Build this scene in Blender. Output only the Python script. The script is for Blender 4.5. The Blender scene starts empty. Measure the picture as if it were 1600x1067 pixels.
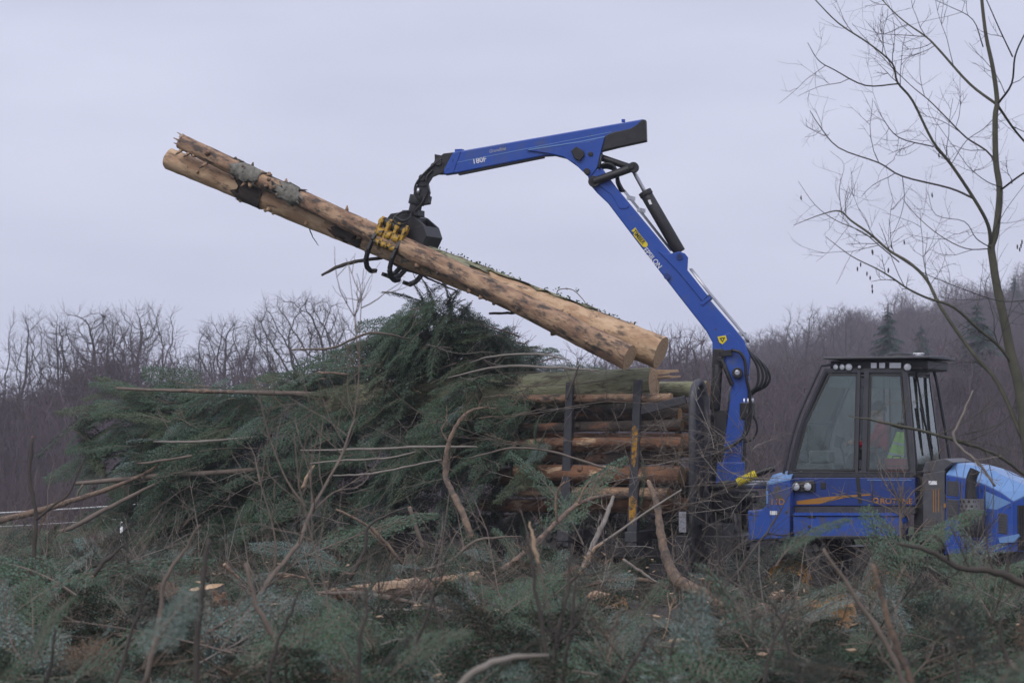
import bpy, bmesh, math, random
import numpy as np
from mathutils import Vector, Matrix, Euler

scene = bpy.context.scene
COL = scene.collection
R = random.Random(11)

# ------------------------------------------------------------------ camera
FPX, HZ, CAMZ = 4400.0, 690.0, 2.4
TH = math.atan((HZ - 533.5) / FPX)
cam_data = bpy.data.cameras.new('camera')
cam = bpy.data.objects.new('camera', cam_data)
COL.objects.link(cam)
cam.location = (0, 0, CAMZ)
cam.rotation_euler = (math.pi / 2 + TH, 0, 0)
cam_data.sensor_width = 36.0
cam_data.lens = FPX / 1600 * 36
cam_data.clip_start = 0.5
cam_data.clip_end = 3000
cam_data.dof.use_dof = True
cam_data.dof.focus_distance = 44.0
cam_data.dof.aperture_fstop = 5.0
scene.camera = cam

# ------------------------------------------------------------------ sky and sun (overcast)
SUN_EL, SUN_AZ = math.radians(48), math.radians(205)
world = bpy.data.worlds.new('World')
scene.world = world
world.use_nodes = True
wn = world.node_tree
wn.nodes.clear()
w_out = wn.nodes.new('ShaderNodeOutputWorld')
w_bg = wn.nodes.new('ShaderNodeBackground')
w_bg.inputs['Strength'].default_value = 0.1
w_sky = wn.nodes.new('ShaderNodeTexSky')
w_sky.sky_type = 'NISHITA'
w_sky.sun_disc = False
w_sky.sun_elevation = SUN_EL
w_sky.sun_rotation = SUN_AZ
w_sky.air_density = 1.5
w_sky.dust_density = 4.0
w_tc = wn.nodes.new('ShaderNodeTexCoord')
w_map = wn.nodes.new('ShaderNodeMapping')
w_map.inputs['Scale'].default_value = (2.2, 2.2, 9.0)
w_no = wn.nodes.new('ShaderNodeTexNoise')
w_no.inputs['Scale'].default_value = 2.6
w_no.inputs['Detail'].default_value = 4
w_no.inputs['Roughness'].default_value = 0.5
w_ramp = wn.nodes.new('ShaderNodeValToRGB')
w_ramp.color_ramp.elements[0].position = 0.28
w_ramp.color_ramp.elements[0].color = (6.2, 6.5, 8.3, 1)
w_ramp.color_ramp.elements[1].position = 0.74
w_ramp.color_ramp.elements[1].color = (7.5, 7.75, 9.6, 1)
w_mix = wn.nodes.new('ShaderNodeMix')
w_mix.data_type = 'RGBA'
w_mix.inputs['Factor'].default_value = 0.94
L_ = wn.links.new
L_(w_tc.outputs['Generated'], w_map.inputs['Vector'])
L_(w_map.outputs['Vector'], w_no.inputs['Vector'])
L_(w_no.outputs['Fac'], w_ramp.inputs['Fac'])
L_(w_sky.outputs['Color'], w_mix.inputs['A'])
L_(w_ramp.outputs['Color'], w_mix.inputs['B'])
L_(w_mix.outputs['Result'], w_bg.inputs['Color'])
L_(w_bg.outputs['Background'], w_out.inputs['Surface'])

sun_d = bpy.data.lights.new('sun', 'SUN')
sun_d.energy = 1.5
sun_d.angle = math.radians(40)
sun_d.color = (1.0, 0.97, 0.93)
sun = bpy.data.objects.new('sun', sun_d)
COL.objects.link(sun)
# the sky's sun_rotation runs clockwise from +Y
_sd = Vector((math.sin(SUN_AZ) * math.cos(SUN_EL), math.cos(SUN_AZ) * math.cos(SUN_EL), math.sin(SUN_EL)))
sun.rotation_euler = (-_sd).to_track_quat('-Z', 'Y').to_euler()

scene.view_settings.view_transform = 'Standard'
scene.view_settings.look = 'None'
scene.view_settings.exposure = 0.0
scene.view_settings.gamma = 1.0
scene.view_settings.use_curve_mapping = False
scene.cycles.use_denoising = True
scene.cycles.max_bounces = 6
scene.cycles.diffuse_bounces = 2
scene.cycles.glossy_bounces = 3
scene.cycles.transparent_max_bounces = 12
scene.cycles.volume_bounces = 1

# ------------------------------------------------------------------ helpers: pixels to places
CAM = Vector((0, 0, CAMZ))
def ray(px, py):
    cx, cy = (px - 800) / FPX, (533.5 - py) / FPX
    return Vector((cx, math.cos(TH) - cy * math.sin(TH), math.sin(TH) + cy * math.cos(TH)))
def P(px, py, Y):
    d = ray(px, py)
    return CAM + d * (Y / d.y)

# ------------------------------------------------------------------ helpers: meshes
def catmull(pts, n=4):
    pts = [Vector(p) for p in pts]
    if len(pts) < 3:
        return pts
    q = [pts[0] * 2 - pts[1]] + pts + [pts[-1] * 2 - pts[-2]]
    out = []
    for i in range(1, len(q) - 2):
        a, b, c, d = q[i - 1], q[i], q[i + 1], q[i + 2]
        for k in range(n):
            t = k / n
            out.append(0.5 * ((2 * b) + (c - a) * t + (2 * a - 5 * b + 4 * c - d) * t * t + (3 * b - a - 3 * c + d) * t ** 3))
    out.append(pts[-1])
    return out
def lerp_list(vals, n):
    m = len(vals)
    out = []
    for i in range(n):
        t = i / (n - 1) * (m - 1) if n > 1 else 0
        k = min(int(t), m - 2)
        out.append(vals[k] + (vals[k + 1] - vals[k]) * (t - k))
    return out

class MB:
    def __init__(self):
        self.v, self.f, self.m, self.s = [], [], [], []
    def add(self, vs, fs, m=0, smooth=False):
        b = len(self.v)
        self.v.extend(vs)
        for f in fs:
            self.f.append([i + b for i in f])
            self.m.append(m)
            self.s.append(smooth)
        return self
    def tube(self, pts, rad, n=8, cap=True, m=0, smooth=True, jag=None):
        pts = [Vector(p) for p in pts]
        if not isinstance(rad, (list, tuple)):
            rad = [rad] * len(pts)
        if len(rad) != len(pts):
            rad = lerp_list(list(rad), len(pts))
        t0 = (pts[1] - pts[0]).normalized()
        ref = Vector((0, 0, 1)) if abs(t0.z) < 0.9 else Vector((1, 0, 0))
        nx = t0.cross(ref).normalized()
        vs, k = [], len(pts)
        for i in range(k):
            t = (pts[min(i + 1, k - 1)] - pts[max(i - 1, 0)])
            t = t.normalized() if t.length > 1e-9 else t0
            nx = (nx - t * nx.dot(t))
            nx = nx.normalized() if nx.length > 1e-6 else t.orthogonal().normalized()
            ny = t.cross(nx)
            for j in range(n):
                a = 2 * math.pi * j / n
                rr = rad[i] * (1 if jag is None else 1 + jag(i, j))
                vs.append(pts[i] + (nx * math.cos(a) + ny * math.sin(a)) * rr)
        fs = []
        for i in range(k - 1):
            for j in range(n):
                j2 = (j + 1) % n
                fs.append((i * n + j, i * n + j2, (i + 1) * n + j2, (i + 1) * n + j))
        self.add(vs, fs, m, smooth)
        if cap:
            b = len(self.v) - len(vs)
            self.f.append([b + j for j in range(n)][::-1]); self.m.append(m); self.s.append(False)
            self.f.append([b + (k - 1) * n + j for j in range(n)]); self.m.append(m); self.s.append(False)
        return self
    def cyl(self, a, b, r, n=16, m=0):
        return self.tube([a, b], [r, r], n, True, m)
    def box(self, c, s, rot=None, m=0):
        c = Vector(c)
        vs = []
        for x in (-.5, .5):
            for y in (-.5, .5):
                for z in (-.5, .5):
                    p = Vector((x * s[0], y * s[1], z * s[2]))
                    if rot is not None:
                        p = rot @ p
                    vs.append(c + p)
        return self.add(vs, [(0, 1, 3, 2), (4, 6, 7, 5), (0, 4, 5, 1), (2, 3, 7, 6), (0, 2, 6, 4), (1, 5, 7, 3)], m)
    def bar(self, a, b, w, h, up=(0, 0, 1), m=0):
        a, b = Vector(a), Vector(b)
        d = b - a
        x = d.normalized()
        y = Vector(up).cross(x).normalized()
        z = x.cross(y)
        rot = Matrix((x, y, z)).transposed()
        return self.box((a + b) / 2, (d.length, w, h), rot, m)
    def prism(self, poly, vec, m=0):
        vec = Vector(vec)
        n = len(poly)
        vs = [Vector(p) for p in poly] + [Vector(p) + vec for p in poly]
        fs = [list(range(n))[::-1], list(range(n, 2 * n))]
        for i in range(n):
            j = (i + 1) % n
            fs.append((i, j, n + j, n + i))
        return self.add(vs, fs, m)
    def loft(self, A, B, m=0):
        n = len(A)
        vs = [Vector(p) for p in A] + [Vector(p) for p in B]
        fs = [list(range(n))[::-1], list(range(n, 2 * n))]
        for i in range(n):
            j = (i + 1) % n
            fs.append((i, j, n + j, n + i))
        return self.add(vs, fs, m)
    def lathe(self, prof, c, axis, n=28, m=0, smooth=True):
        c, axis = Vector(c), Vector(axis).normalized()
        x = axis.orthogonal().normalized()
        y = axis.cross(x)
        vs = []
        for r, h in prof:
            for j in range(n):
                a = 2 * math.pi * j / n
                vs.append(c + axis * h + (x * math.cos(a) + y * math.sin(a)) * max(r, 1e-4))
        fs = []
        for i in range(len(prof) - 1):
            for j in range(n):
                j2 = (j + 1) % n
                fs.append((i * n + j, i * n + j2, (i + 1) * n + j2, (i + 1) * n + j))
        return self.add(vs, fs, m, smooth)
    def build_split(self, name, mats, parent=None, bevel=0.0):
        p = list(range(len(self.v)))
        def find(a):
            while p[a] != a:
                p[a] = p[p[a]]; a = p[a]
            return a
        for f in self.f:
            for i in f[1:]:
                p[find(i)] = find(f[0])
        groups = {}
        for k, f in enumerate(self.f):
            groups.setdefault(find(f[0]), []).append(k)
        out = []
        for ks in groups.values():
            mb = MB(); mp = {}
            for k in ks:
                nf = []
                for i in self.f[k]:
                    if i not in mp:
                        mp[i] = len(mb.v); mb.v.append(self.v[i])
                    nf.append(mp[i])
                mb.f.append(nf); mb.m.append(self.m[k]); mb.s.append(self.s[k])
            out.append(mb.build(name, mats, parent, bevel))
        return out
    def mesh(self, name, mats, fix=True):
        me = bpy.data.meshes.new(name)
        me.from_pydata([tuple(p) for p in self.v], [], self.f)
        for mt in (mats if isinstance(mats, (list, tuple)) else [mats]):
            me.materials.append(mt)
        me.polygons.foreach_set('material_index', self.m)
        me.polygons.foreach_set('use_smooth', self.s)
        if fix:
            bm = bmesh.new()
            bm.from_mesh(me)
            bmesh.ops.recalc_face_normals(bm, faces=bm.faces)
            bm.to_mesh(me)
            bm.free()
        me.update()
        return me
    def build(self, name, mats, parent=None, bevel=0.0, fix=True, label=None):
        me = self.mesh(name, mats, fix)
        o = bpy.data.objects.new(name, me)
        COL.objects.link(o)
        if parent is not None:
            o.parent = parent
        if bevel > 0:
            md = o.modifiers.new('bevel', 'BEVEL')
            md.width = bevel
            md.segments = 2
            md.limit_method = 'ANGLE'
            md.angle_limit = math.radians(40)
        if label:
            o['label'] = label
        return o

def tag(o, label=None, cat=None, group=None, kind=None):
    if label: o['label'] = label
    if cat: o['category'] = cat
    if group: o['group'] = group
    if kind: o['kind'] = kind
    return o
def empty(name, loc=(0, 0, 0), rz=0.0):
    o = bpy.data.objects.new(name, None)
    COL.objects.link(o)
    o.location = loc
    o.rotation_euler = (0, 0, rz)
    o.empty_display_size = 0.2
    return o

# ------------------------------------------------------------------ materials
def mat(name, c1, c2=None, scale=6.0, rough=0.7, metal=0.0, bump=0.0, bscale=None, stretch=(1, 1, 1), lo=0.35, hi=0.65,
        c3=None, s3=1.5, lo3=0.55, hi3=0.7, coords='Object', spec=0.5, detail=5, c4=None, s4=12, lo4=.66, hi4=.69, st4=None):
    m = bpy.data.materials.new(name)
    m.use_nodes = True
    nt = m.node_tree
    b = nt.nodes['Principled BSDF']
    b.inputs['Roughness'].default_value = rough
    b.inputs['Metallic'].default_value = metal
    b.inputs['Specular IOR Level'].default_value = spec
    b.inputs['Base Color'].default_value = (*c1, 1)
    if c2 is None and not bump:
        return m
    tc = nt.nodes.new('ShaderNodeTexCoord')
    mp = nt.nodes.new('ShaderNodeMapping')
    mp.inputs['Scale'].default_value = stretch
    if coords == 'World':
        g = nt.nodes.new('ShaderNodeNewGeometry')
        nt.links.new(g.outputs['Position'], mp.inputs['Vector'])
    else:
        nt.links.new(tc.outputs[coords], mp.inputs['Vector'])
    def noise(sc, det=detail, rg=0.6):
        n = nt.nodes.new('ShaderNodeTexNoise')
        n.inputs['Scale'].default_value = sc
        n.inputs['Detail'].default_value = det
        n.inputs['Roughness'].default_value = rg
        nt.links.new(mp.outputs['Vector'], n.inputs['Vector'])
        return n.outputs['Fac']
    def ramp(fac, a, z):
        r = nt.nodes.new('ShaderNodeMapRange')
        r.inputs['From Min'].default_value = a
        r.inputs['From Max'].default_value = z
        nt.links.new(fac, r.inputs['Value'])
        return r.outputs['Result']
    def mix(f, a, bb):
        x = nt.nodes.new('ShaderNodeMix')
        x.data_type = 'RGBA'
        nt.links.new(f, x.inputs['Factor'])
        for s, val in (('A', a), ('B', bb)):
            if isinstance(val, tuple):
                x.inputs[s].default_value = (*val, 1)
            else:
                nt.links.new(val, x.inputs[s])
        return x.outputs['Result']
    col = None
    if c2 is not None:
        col = mix(ramp(noise(scale), lo, hi), c1, c2)
        if c3 is not None:
            col = mix(ramp(noise(s3, 6, 0.65), lo3, hi3), col, c3)
        if c4 is not None:
            col = mix(ramp(noise(s4, 9, 0.7), lo4, hi4), col, c4)
        nt.links.new(col, b.inputs['Base Color'])
    if bump:
        bp = nt.nodes.new('ShaderNodeBump')
        bp.inputs['Strength'].default_value = bump
        bp.inputs['Distance'].default_value = 0.04
        nt.links.new(noise(bscale or scale * 2, 6, 0.7), bp.inputs['Height'])
        nt.links.new(bp.outputs['Normal'], b.inputs['Normal'])
    return m

def needle_mat(name, up, up2, under, rough=0.55):
    m = bpy.data.materials.new(name)
    m.use_nodes = True
    nt = m.node_tree
    b = nt.nodes['Principled BSDF']
    b.inputs['Roughness'].default_value = max(rough, .6)
    b.inputs['Specular IOR Level'].default_value = 0.16
    g = nt.nodes.new('ShaderNodeNewGeometry')
    n = nt.nodes.new('ShaderNodeTexNoise')
    n.inputs['Scale'].default_value = 1.3
    n.inputs['Detail'].default_value = 3
    nt.links.new(g.outputs['Position'], n.inputs['Vector'])
    r = nt.nodes.new('ShaderNodeMapRange')
    r.inputs['From Min'].default_value = 0.38
    r.inputs['From Max'].default_value = 0.62
    nt.links.new(n.outputs['Fac'], r.inputs['Value'])
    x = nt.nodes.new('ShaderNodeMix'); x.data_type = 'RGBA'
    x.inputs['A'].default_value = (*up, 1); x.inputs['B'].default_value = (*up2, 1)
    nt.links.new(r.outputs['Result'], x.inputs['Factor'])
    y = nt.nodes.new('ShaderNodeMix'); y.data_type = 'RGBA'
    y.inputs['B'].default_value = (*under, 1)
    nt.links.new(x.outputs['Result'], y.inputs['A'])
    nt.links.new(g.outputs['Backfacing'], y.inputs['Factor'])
    nt.links.new(y.outputs['Result'], b.inputs['Base Color'])
    return m

M = {}
M['blue'] = mat('blue_paint', (0.016, 0.068, 0.34), (0.021, 0.082, 0.39), 3, 0.4, bump=0.05, bscale=30, c3=(0.075, 0.08, 0.11), s3=3, lo3=0.52, hi3=0.8, detail=9, c4=(0.045, 0.04, 0.045), s4=9, lo4=.645, hi4=.675)
M['blue_mud'] = mat('muddy_blue_paint', (0.016, 0.066, 0.32), (0.021, 0.078, 0.36), 3, 0.5, bump=0.06, bscale=30, c3=(0.085, 0.075, 0.062), s3=4.5, lo3=0.5, hi3=0.68, detail=9, c4=(0.10, 0.088, 0.07), s4=14, lo4=.6, hi4=.64)
M['blue_dark'] = mat('dark_blue_paint', (0.012, 0.035, 0.17), (0.016, 0.045, 0.2), 3, 0.42, c3=(0.035, 0.035, 0.05), s3=4, lo3=0.55, hi3=0.8)
M['blue_light'] = mat('skylit_and_trim_blue', (0.14, 0.27, 0.52), (0.16, 0.30, 0.56), 3, 0.38, c3=(0.12, 0.16, 0.3), s3=5, lo3=0.6, hi3=0.85)  # paler blue: paints sky reflection onto top faces, also used for trim
M['black'] = mat('black_steel', (0.012, 0.012, 0.014), (0.022, 0.021, 0.023), 9, 0.5, c3=(0.06, 0.05, 0.042), s3=6, lo3=0.6, hi3=0.8, bump=0.05)
M['grey'] = mat('charcoal_steel', (0.035, 0.035, 0.043), (0.055, 0.054, 0.063), 7, 0.55, c3=(0.09, 0.075, 0.06), s3=5, lo3=0.6, hi3=0.8, bump=0.05)
M['frame'] = mat('cab_frame_paint', (0.03, 0.03, 0.038), (0.042, 0.042, 0.05), 5, 0.42)
M['panel'] = mat('grey_panel', (0.06, 0.06, 0.07), (0.085, 0.085, 0.095), 8, 0.5, c3=(0.08, 0.07, 0.06), s3=6)
M['silver'] = mat('bare_steel', (0.42, 0.42, 0.44), (0.5, 0.5, 0.52), 10, 0.3, metal=0.8)
M['rubber'] = mat('rubber', (0.016, 0.016, 0.017), (0.035, 0.032, 0.03), 8, 0.8, bump=0.1, c3=(0.07, 0.06, 0.045), s3=4, lo3=0.5, hi3=0.75)
M['hose'] = mat('hose_rubber', (0.012, 0.012, 0.014), rough=0.45)
M['yellow'] = mat('worn_yellow_paint', (0.40, 0.22, 0.015), (0.46, 0.27, 0.02), 8, 0.5, c3=(0.05, 0.04, 0.03), s3=16, lo3=0.49, hi3=0.58)
M['rimyellow'] = mat('rim_yellow', (0.50, 0.24, 0.015), (0.42, 0.20, 0.02), 6, 0.5, c3=(0.06, 0.05, 0.035), s3=12, lo3=0.47, hi3=0.6)
M['orange'] = mat('orange_decal', (0.36, 0.16, 0.02), rough=0.45)
M['decal_yellow'] = mat('yellow_decal', (0.75, 0.6, 0.02), (0.7, 0.55, 0.02), 20, 0.45)
M['decal_white'] = mat('white_decal', (0.75, 0.75, 0.76), rough=0.45)
M['decal_black'] = mat('black_decal', (0.02, 0.02, 0.02), rough=0.5)
M['lens'] = mat('lamp_lens', (0.6, 0.62, 0.66), (0.45, 0.47, 0.5), 30, 0.15)
M['red'] = mat('red_plastic', (0.38, 0.02, 0.035), (0.42, 0.025, 0.04), 6, 0.5)
M['redcloth'] = mat('red_fleece', (0.60, 0.03, 0.06), (0.48, 0.02, 0.045), 12, 0.9)
M['hivis'] = mat('hi_vis_cloth', (0.55, 0.85, 0.10), (0.48, 0.76, 0.08), 9, 0.8)
M['tape'] = mat('reflective_tape', (0.55, 0.56, 0.57), rough=0.4)
M['darkcloth'] = mat('dark_cloth', (0.03, 0.032, 0.04), (0.045, 0.045, 0.055), 14, 0.9)
M['skin'] = mat('skin', (0.50, 0.27, 0.19), (0.45, 0.24, 0.17), 10, 0.55)
M['seat'] = mat('seat_fabric', (0.035, 0.036, 0.04), (0.05, 0.05, 0.055), 20, 0.9)
M['console'] = mat('console_plastic', (0.19, 0.19, 0.195), (0.24, 0.24, 0.245), 10, 0.6)
M['paper'] = mat('paper', (0.65, 0.66, 0.6), rough=0.8)

def glass_mat(name, tint, refl):
    m = bpy.data.materials.new(name)
    m.use_nodes = True
    nt = m.node_tree
    nt.nodes.clear()
    o = nt.nodes.new('ShaderNodeOutputMaterial')
    t = nt.nodes.new('ShaderNodeBsdfTransparent'); t.inputs['Color'].default_value = (*tint, 1)
    g = nt.nodes.new('ShaderNodeBsdfGlossy'); g.inputs['Roughness'].default_value = 0.04
    g.inputs['Color'].default_value = (0.9, 0.97, 0.95, 1)
    d = nt.nodes.new('ShaderNodeBsdfDiffuse'); d.inputs['Color'].default_value = (0.36, 0.38, 0.36, 1)
    mx = nt.nodes.new('ShaderNodeMixShader')
    fr = nt.nodes.new('ShaderNodeFresnel'); fr.inputs['IOR'].default_value = 1.5
    ff = nt.nodes.new('ShaderNodeMath'); ff.operation = 'MULTIPLY_ADD'; ff.inputs[1].default_value = 1.1; ff.inputs[2].default_value = refl
    ff.use_clamp = True
    nt.links.new(fr.outputs[0], ff.inputs[0]); nt.links.new(ff.outputs[0], mx.inputs['Fac'])
    nz = nt.nodes.new('ShaderNodeTexNoise'); nz.inputs['Scale'].default_value = 3.0; nz.inputs['Detail'].default_value = 6
    tc = nt.nodes.new('ShaderNodeTexCoord'); nt.links.new(tc.outputs['Object'], nz.inputs['Vector'])
    mr = nt.nodes.new('ShaderNodeMapRange'); mr.inputs['From Min'].default_value = 0.3; mr.inputs['From Max'].default_value = 0.75
    mr.inputs['To Min'].default_value = 0.015; mr.inputs['To Max'].default_value = 0.05
    nt.links.new(nz.outputs['Fac'], mr.inputs['Value'])
    m2 = nt.nodes.new('ShaderNodeMixShader')
    nt.links.new(mr.outputs['Result'], m2.inputs['Fac'])
    nt.links.new(t.outputs[0], mx.inputs[1]); nt.links.new(g.outputs[0], mx.inputs[2])
    nt.links.new(mx.outputs[0], m2.inputs[1]); nt.links.new(d.outputs[0], m2.inputs[2])
    nt.links.new(m2.outputs[0], o.inputs['Surface'])
    return m
M['glass'] = glass_mat('dusty_cab_glass', (0.80, 0.87, 0.86), 0.02)

M['blind'] = glass_mat('tinted_blind', (0.40, 0.44, 0.45), 0.02)

# wood and bark
M['peeled'] = mat('peeled_spruce', (0.62, 0.43, 0.265), (0.42, 0.26, 0.15), 6, 0.75, bump=0.6, bscale=22, stretch=(0.4, 1, 1), c3=(0.12, 0.085, 0.06), s3=9, lo3=0.55, hi3=0.68, detail=10, lo=.42, hi=.58, c4=(0.09, 0.06, 0.045), s4=19, lo4=.62, hi4=.65)
M['peeled_dark'] = mat('dark_peeled_spruce', (0.46, 0.30, 0.185), (0.27, 0.16, 0.10), 6, 0.8, bump=0.7, bscale=22, stretch=(0.4, 1, 1), c3=(0.085, 0.065, 0.052), s3=8.5, lo3=0.48, hi3=0.60, detail=10, lo=.42, hi=.58, c4=(0.05, 0.04, 0.035), s4=17, lo4=.60, hi4=.63)
M['moss'] = mat('mossy_bark', (0.23, 0.235, 0.135), (0.38, 0.38, 0.25), 14, 0.9, bump=1.0, bscale=40, stretch=(0.22, 1, 1), c3=(0.13, 0.115, 0.08), s3=13, lo3=0.55, hi3=0.64, detail=10)
M['redbark'] = mat('red_brown_bark', (0.30, 0.145, 0.075), (0.16, 0.08, 0.05), 8, 0.85, bump=0.9, bscale=26, stretch=(0.4, 1, 1), c3=(0.58, 0.40, 0.25), s3=5, lo3=0.58, hi3=0.64, detail=9)
M['darkbark'] = mat('dark_bark', (0.045, 0.036, 0.03), (0.095, 0.072, 0.058), 10, 0.9, bump=0.9, bscale=26, stretch=(0.4, 1, 1), c3=(0.24, 0.10, 0.05), s3=5, lo3=0.58, hi3=0.7, detail=8)
M['greybark'] = mat('grey_bark_patch', (0.25, 0.24, 0.205), (0.14, 0.135, 0.11), 12, 0.9, bump=0.7, bscale=30, c3=(0.07, 0.06, 0.05), s3=14, lo3=0.57, hi3=0.63, detail=9)
M['stick'] = mat('grey_brown_stick', (0.13, 0.105, 0.085), (0.19, 0.15, 0.12), 5, 0.85, bump=0.3, bscale=30, coords='World')
M['stick_tan'] = mat('tan_stick', (0.30, 0.205, 0.14), (0.16, 0.115, 0.085), 9, 0.8, bump=0.7, bscale=45, coords='World', c3=(0.10, 0.08, 0.065), s3=7, lo3=.5, hi3=.62)
M['stick_dark'] = mat('dark_stick', (0.05, 0.042, 0.036), (0.075, 0.062, 0.052), 5, 0.85, coords='World')
M['stick_pale'] = mat('pale_twig', (0.26, 0.23, 0.20), (0.19, 0.165, 0.14), 5, 0.85, coords='World')
M['treebark'] = mat('greenish_alder_bark', (0.07, 0.068, 0.052), (0.105, 0.10, 0.07), 6, 0.85, coords='World', bump=0.2, bscale=30)
M['twig'] = mat('dark_twig', (0.042, 0.036, 0.034), (0.058, 0.05, 0.046), 5, 0.85, coords='World')
M['forest'] = mat('bare_wood_bark', (0.085, 0.062, 0.074), (0.125, 0.092, 0.105), 0.06, 0.9, coords='World', c3=(0.13, 0.10, 0.075), s3=0.05, lo3=0.6, hi3=0.75)
M['forest_trunk'] = mat('bare_tree_bark', (0.06, 0.05, 0.052), (0.085, 0.07, 0.07), 0.4, 0.9, coords='World')
M['splinter'] = mat('fresh_splintered_wood', (0.48, 0.35, 0.235), (0.34, 0.23, 0.145), 10, 0.8, bump=0.4, bscale=40, stretch=(0.3, 1, 1))
def endwood(name, c1, c2):
    m = bpy.data.materials.new(name); m.use_nodes = True
    nt = m.node_tree; b = nt.nodes['Principled BSDF']; b.inputs['Roughness'].default_value = 0.85
    tc = nt.nodes.new('ShaderNodeTexCoord')
    w = nt.nodes.new('ShaderNodeTexWave'); w.wave_type = 'RINGS'; w.rings_direction = 'X'
    w.inputs['Scale'].default_value = 5; w.inputs['Distortion'].default_value = 2.2; w.inputs['Detail'].default_value = 3
    nt.links.new(tc.outputs['Object'], w.inputs['Vector'])
    n = nt.nodes.new('ShaderNodeTexNoise'); n.inputs['Scale'].default_value = 9; n.inputs['Detail'].default_value = 5
    nt.links.new(tc.outputs['Object'], n.inputs['Vector'])
    ad = nt.nodes.new('ShaderNodeMath'); ad.operation = 'MULTIPLY_ADD'; ad.inputs[1].default_value = 0.4; 
    nt.links.new(w.outputs['Fac'], ad.inputs[0]); 
    sb = nt.nodes.new('ShaderNodeMath'); sb.operation = 'MULTIPLY'; sb.inputs[1].default_value = 0.7
    nt.links.new(n.outputs['Fac'], sb.inputs[0]); nt.links.new(sb.outputs[0], ad.inputs[2])
    x = nt.nodes.new('ShaderNodeMix'); x.data_type = 'RGBA'
    x.inputs['A'].default_value = (*c1, 1); x.inputs['B'].default_value = (*c2, 1)
    nt.links.new(ad.outputs[0], x.inputs['Factor']); nt.links.new(x.outputs['Result'], b.inputs['Base Color'])
    return m
M['endwood'] = endwood('sawn_end_wood', (0.38, 0.225, 0.11), (0.64, 0.46, 0.29))
M['endwood_orange'] = endwood('orange_sawn_end', (0.28, 0.13, 0.045), (0.52, 0.31, 0.14))
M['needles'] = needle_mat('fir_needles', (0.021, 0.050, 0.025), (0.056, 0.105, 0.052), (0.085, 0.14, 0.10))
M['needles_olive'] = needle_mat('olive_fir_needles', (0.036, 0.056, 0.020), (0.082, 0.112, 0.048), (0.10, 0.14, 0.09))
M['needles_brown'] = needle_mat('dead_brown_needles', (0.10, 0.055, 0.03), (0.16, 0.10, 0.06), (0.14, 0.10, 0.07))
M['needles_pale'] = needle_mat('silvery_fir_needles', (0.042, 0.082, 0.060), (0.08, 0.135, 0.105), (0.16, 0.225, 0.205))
M['far_needles'] = needle_mat('far_fir_needles', (0.022, 0.045, 0.038), (0.03, 0.055, 0.045), (0.04, 0.07, 0.06))
M['ivy'] = needle_mat('ivy_leaves', (0.03, 0.07, 0.022), (0.045, 0.085, 0.03), (0.07, 0.10, 0.06), 0.4)
M['ground'] = mat('litter_soil', (0.022, 0.02, 0.015), (0.045, 0.038, 0.028), 1.2, 0.95, coords='World', bump=0.5, bscale=12, c3=(0.05, 0.07, 0.04), s3=0.6, lo3=0.45, hi3=0.65)
# ------------------------------------------------------------------ ground
_GY = [-60, 0, 8, 14, 18, 22, 26, 30, 38, 44, 60, 80, 120, 180, 250, 800]
_GZ = [.9, .9, .88, 0.76, 0.66, .54, .41, 0.26, -0.12, -0.40, -0.45, -0.7, -2.0, -3.5, -4.0, -4.0]
def _sm(t):
    t = min(1, max(0, t))
    return t * t * (3 - 2 * t)
def _h(x, y):
    return (math.sin(x * 1.3 + y * .7) + math.sin(x * .61 - y * 1.1 + 2) + math.sin(x * 2.3 + 1.7 * y + 1) * .5) / 2.5
def gz(x, y):
    z = float(np.interp(y, _GY, _GZ))
    z += 0.10 * _h(x, y) * (1 - _sm((abs(y - 44) < 6) * 1.0) * .7)
    z += 37 * _sm((y - 260) / 280) * _sm((x + 30) / 200)
    z += .36 * _sm((y - 25) / 5) * _sm((40.5 - y) / 5) * (1 - _sm((x - 1.2) / 2.5))
    if y > 90:
        z += 0.8 * _h(x * .1, y * .1)
    return z
def make_ground():
    xs = sorted(set([-300, -220, -160, -110, -80, -60, -45] + [round(-35 + .7 * i, 3) for i in range(101)] + [45, 60, 80, 110, 160, 220, 300]))
    ys = sorted(set([-60, -30, -10] + [round(.7 * i, 3) for i in range(100)] + [75, 82, 90, 100, 115, 130, 150, 175, 200, 225, 250] + list(range(270, 700, 20))))
    mb = MB()
    vs = [Vector((x, y, gz(x, y))) for y in ys for x in xs]
    n = len(xs)
    fs = [(j * n + i, j * n + i + 1, (j + 1) * n + i + 1, (j + 1) * n + i) for j in range(len(ys) - 1) for i in range(n - 1)]
    mb.add(vs, fs, 0, True)
    o = mb.build('ground', M['ground'], fix=False)
    tag(o, 'uneven litter covered clearing sloping down and rising to a far wooded hill', kind='structure')
make_ground()

# air: one closed box round camera and scene
hz = MB()
hz.box((0, 320, 22), (620, 780, 66))
hm = bpy.data.materials.new('haze_air'); hm.use_nodes = True
hm.node_tree.nodes.clear()
_o = hm.node_tree.nodes.new('ShaderNodeOutputMaterial')
_v = hm.node_tree.nodes.new('ShaderNodeVolumePrincipled')
_v.inputs['Color'].default_value = (0.86, 0.88, 0.96, 1)
_v.inputs['Density'].default_value = 0.00042
_v.inputs['Anisotropy'].default_value = 0.0
hm.node_tree.links.new(_v.outputs[0], _o.inputs['Volume'])
tag(hz.build('haze', hm), 'pale lavender winter haze over the clearing and wood', kind='stuff')

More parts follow.
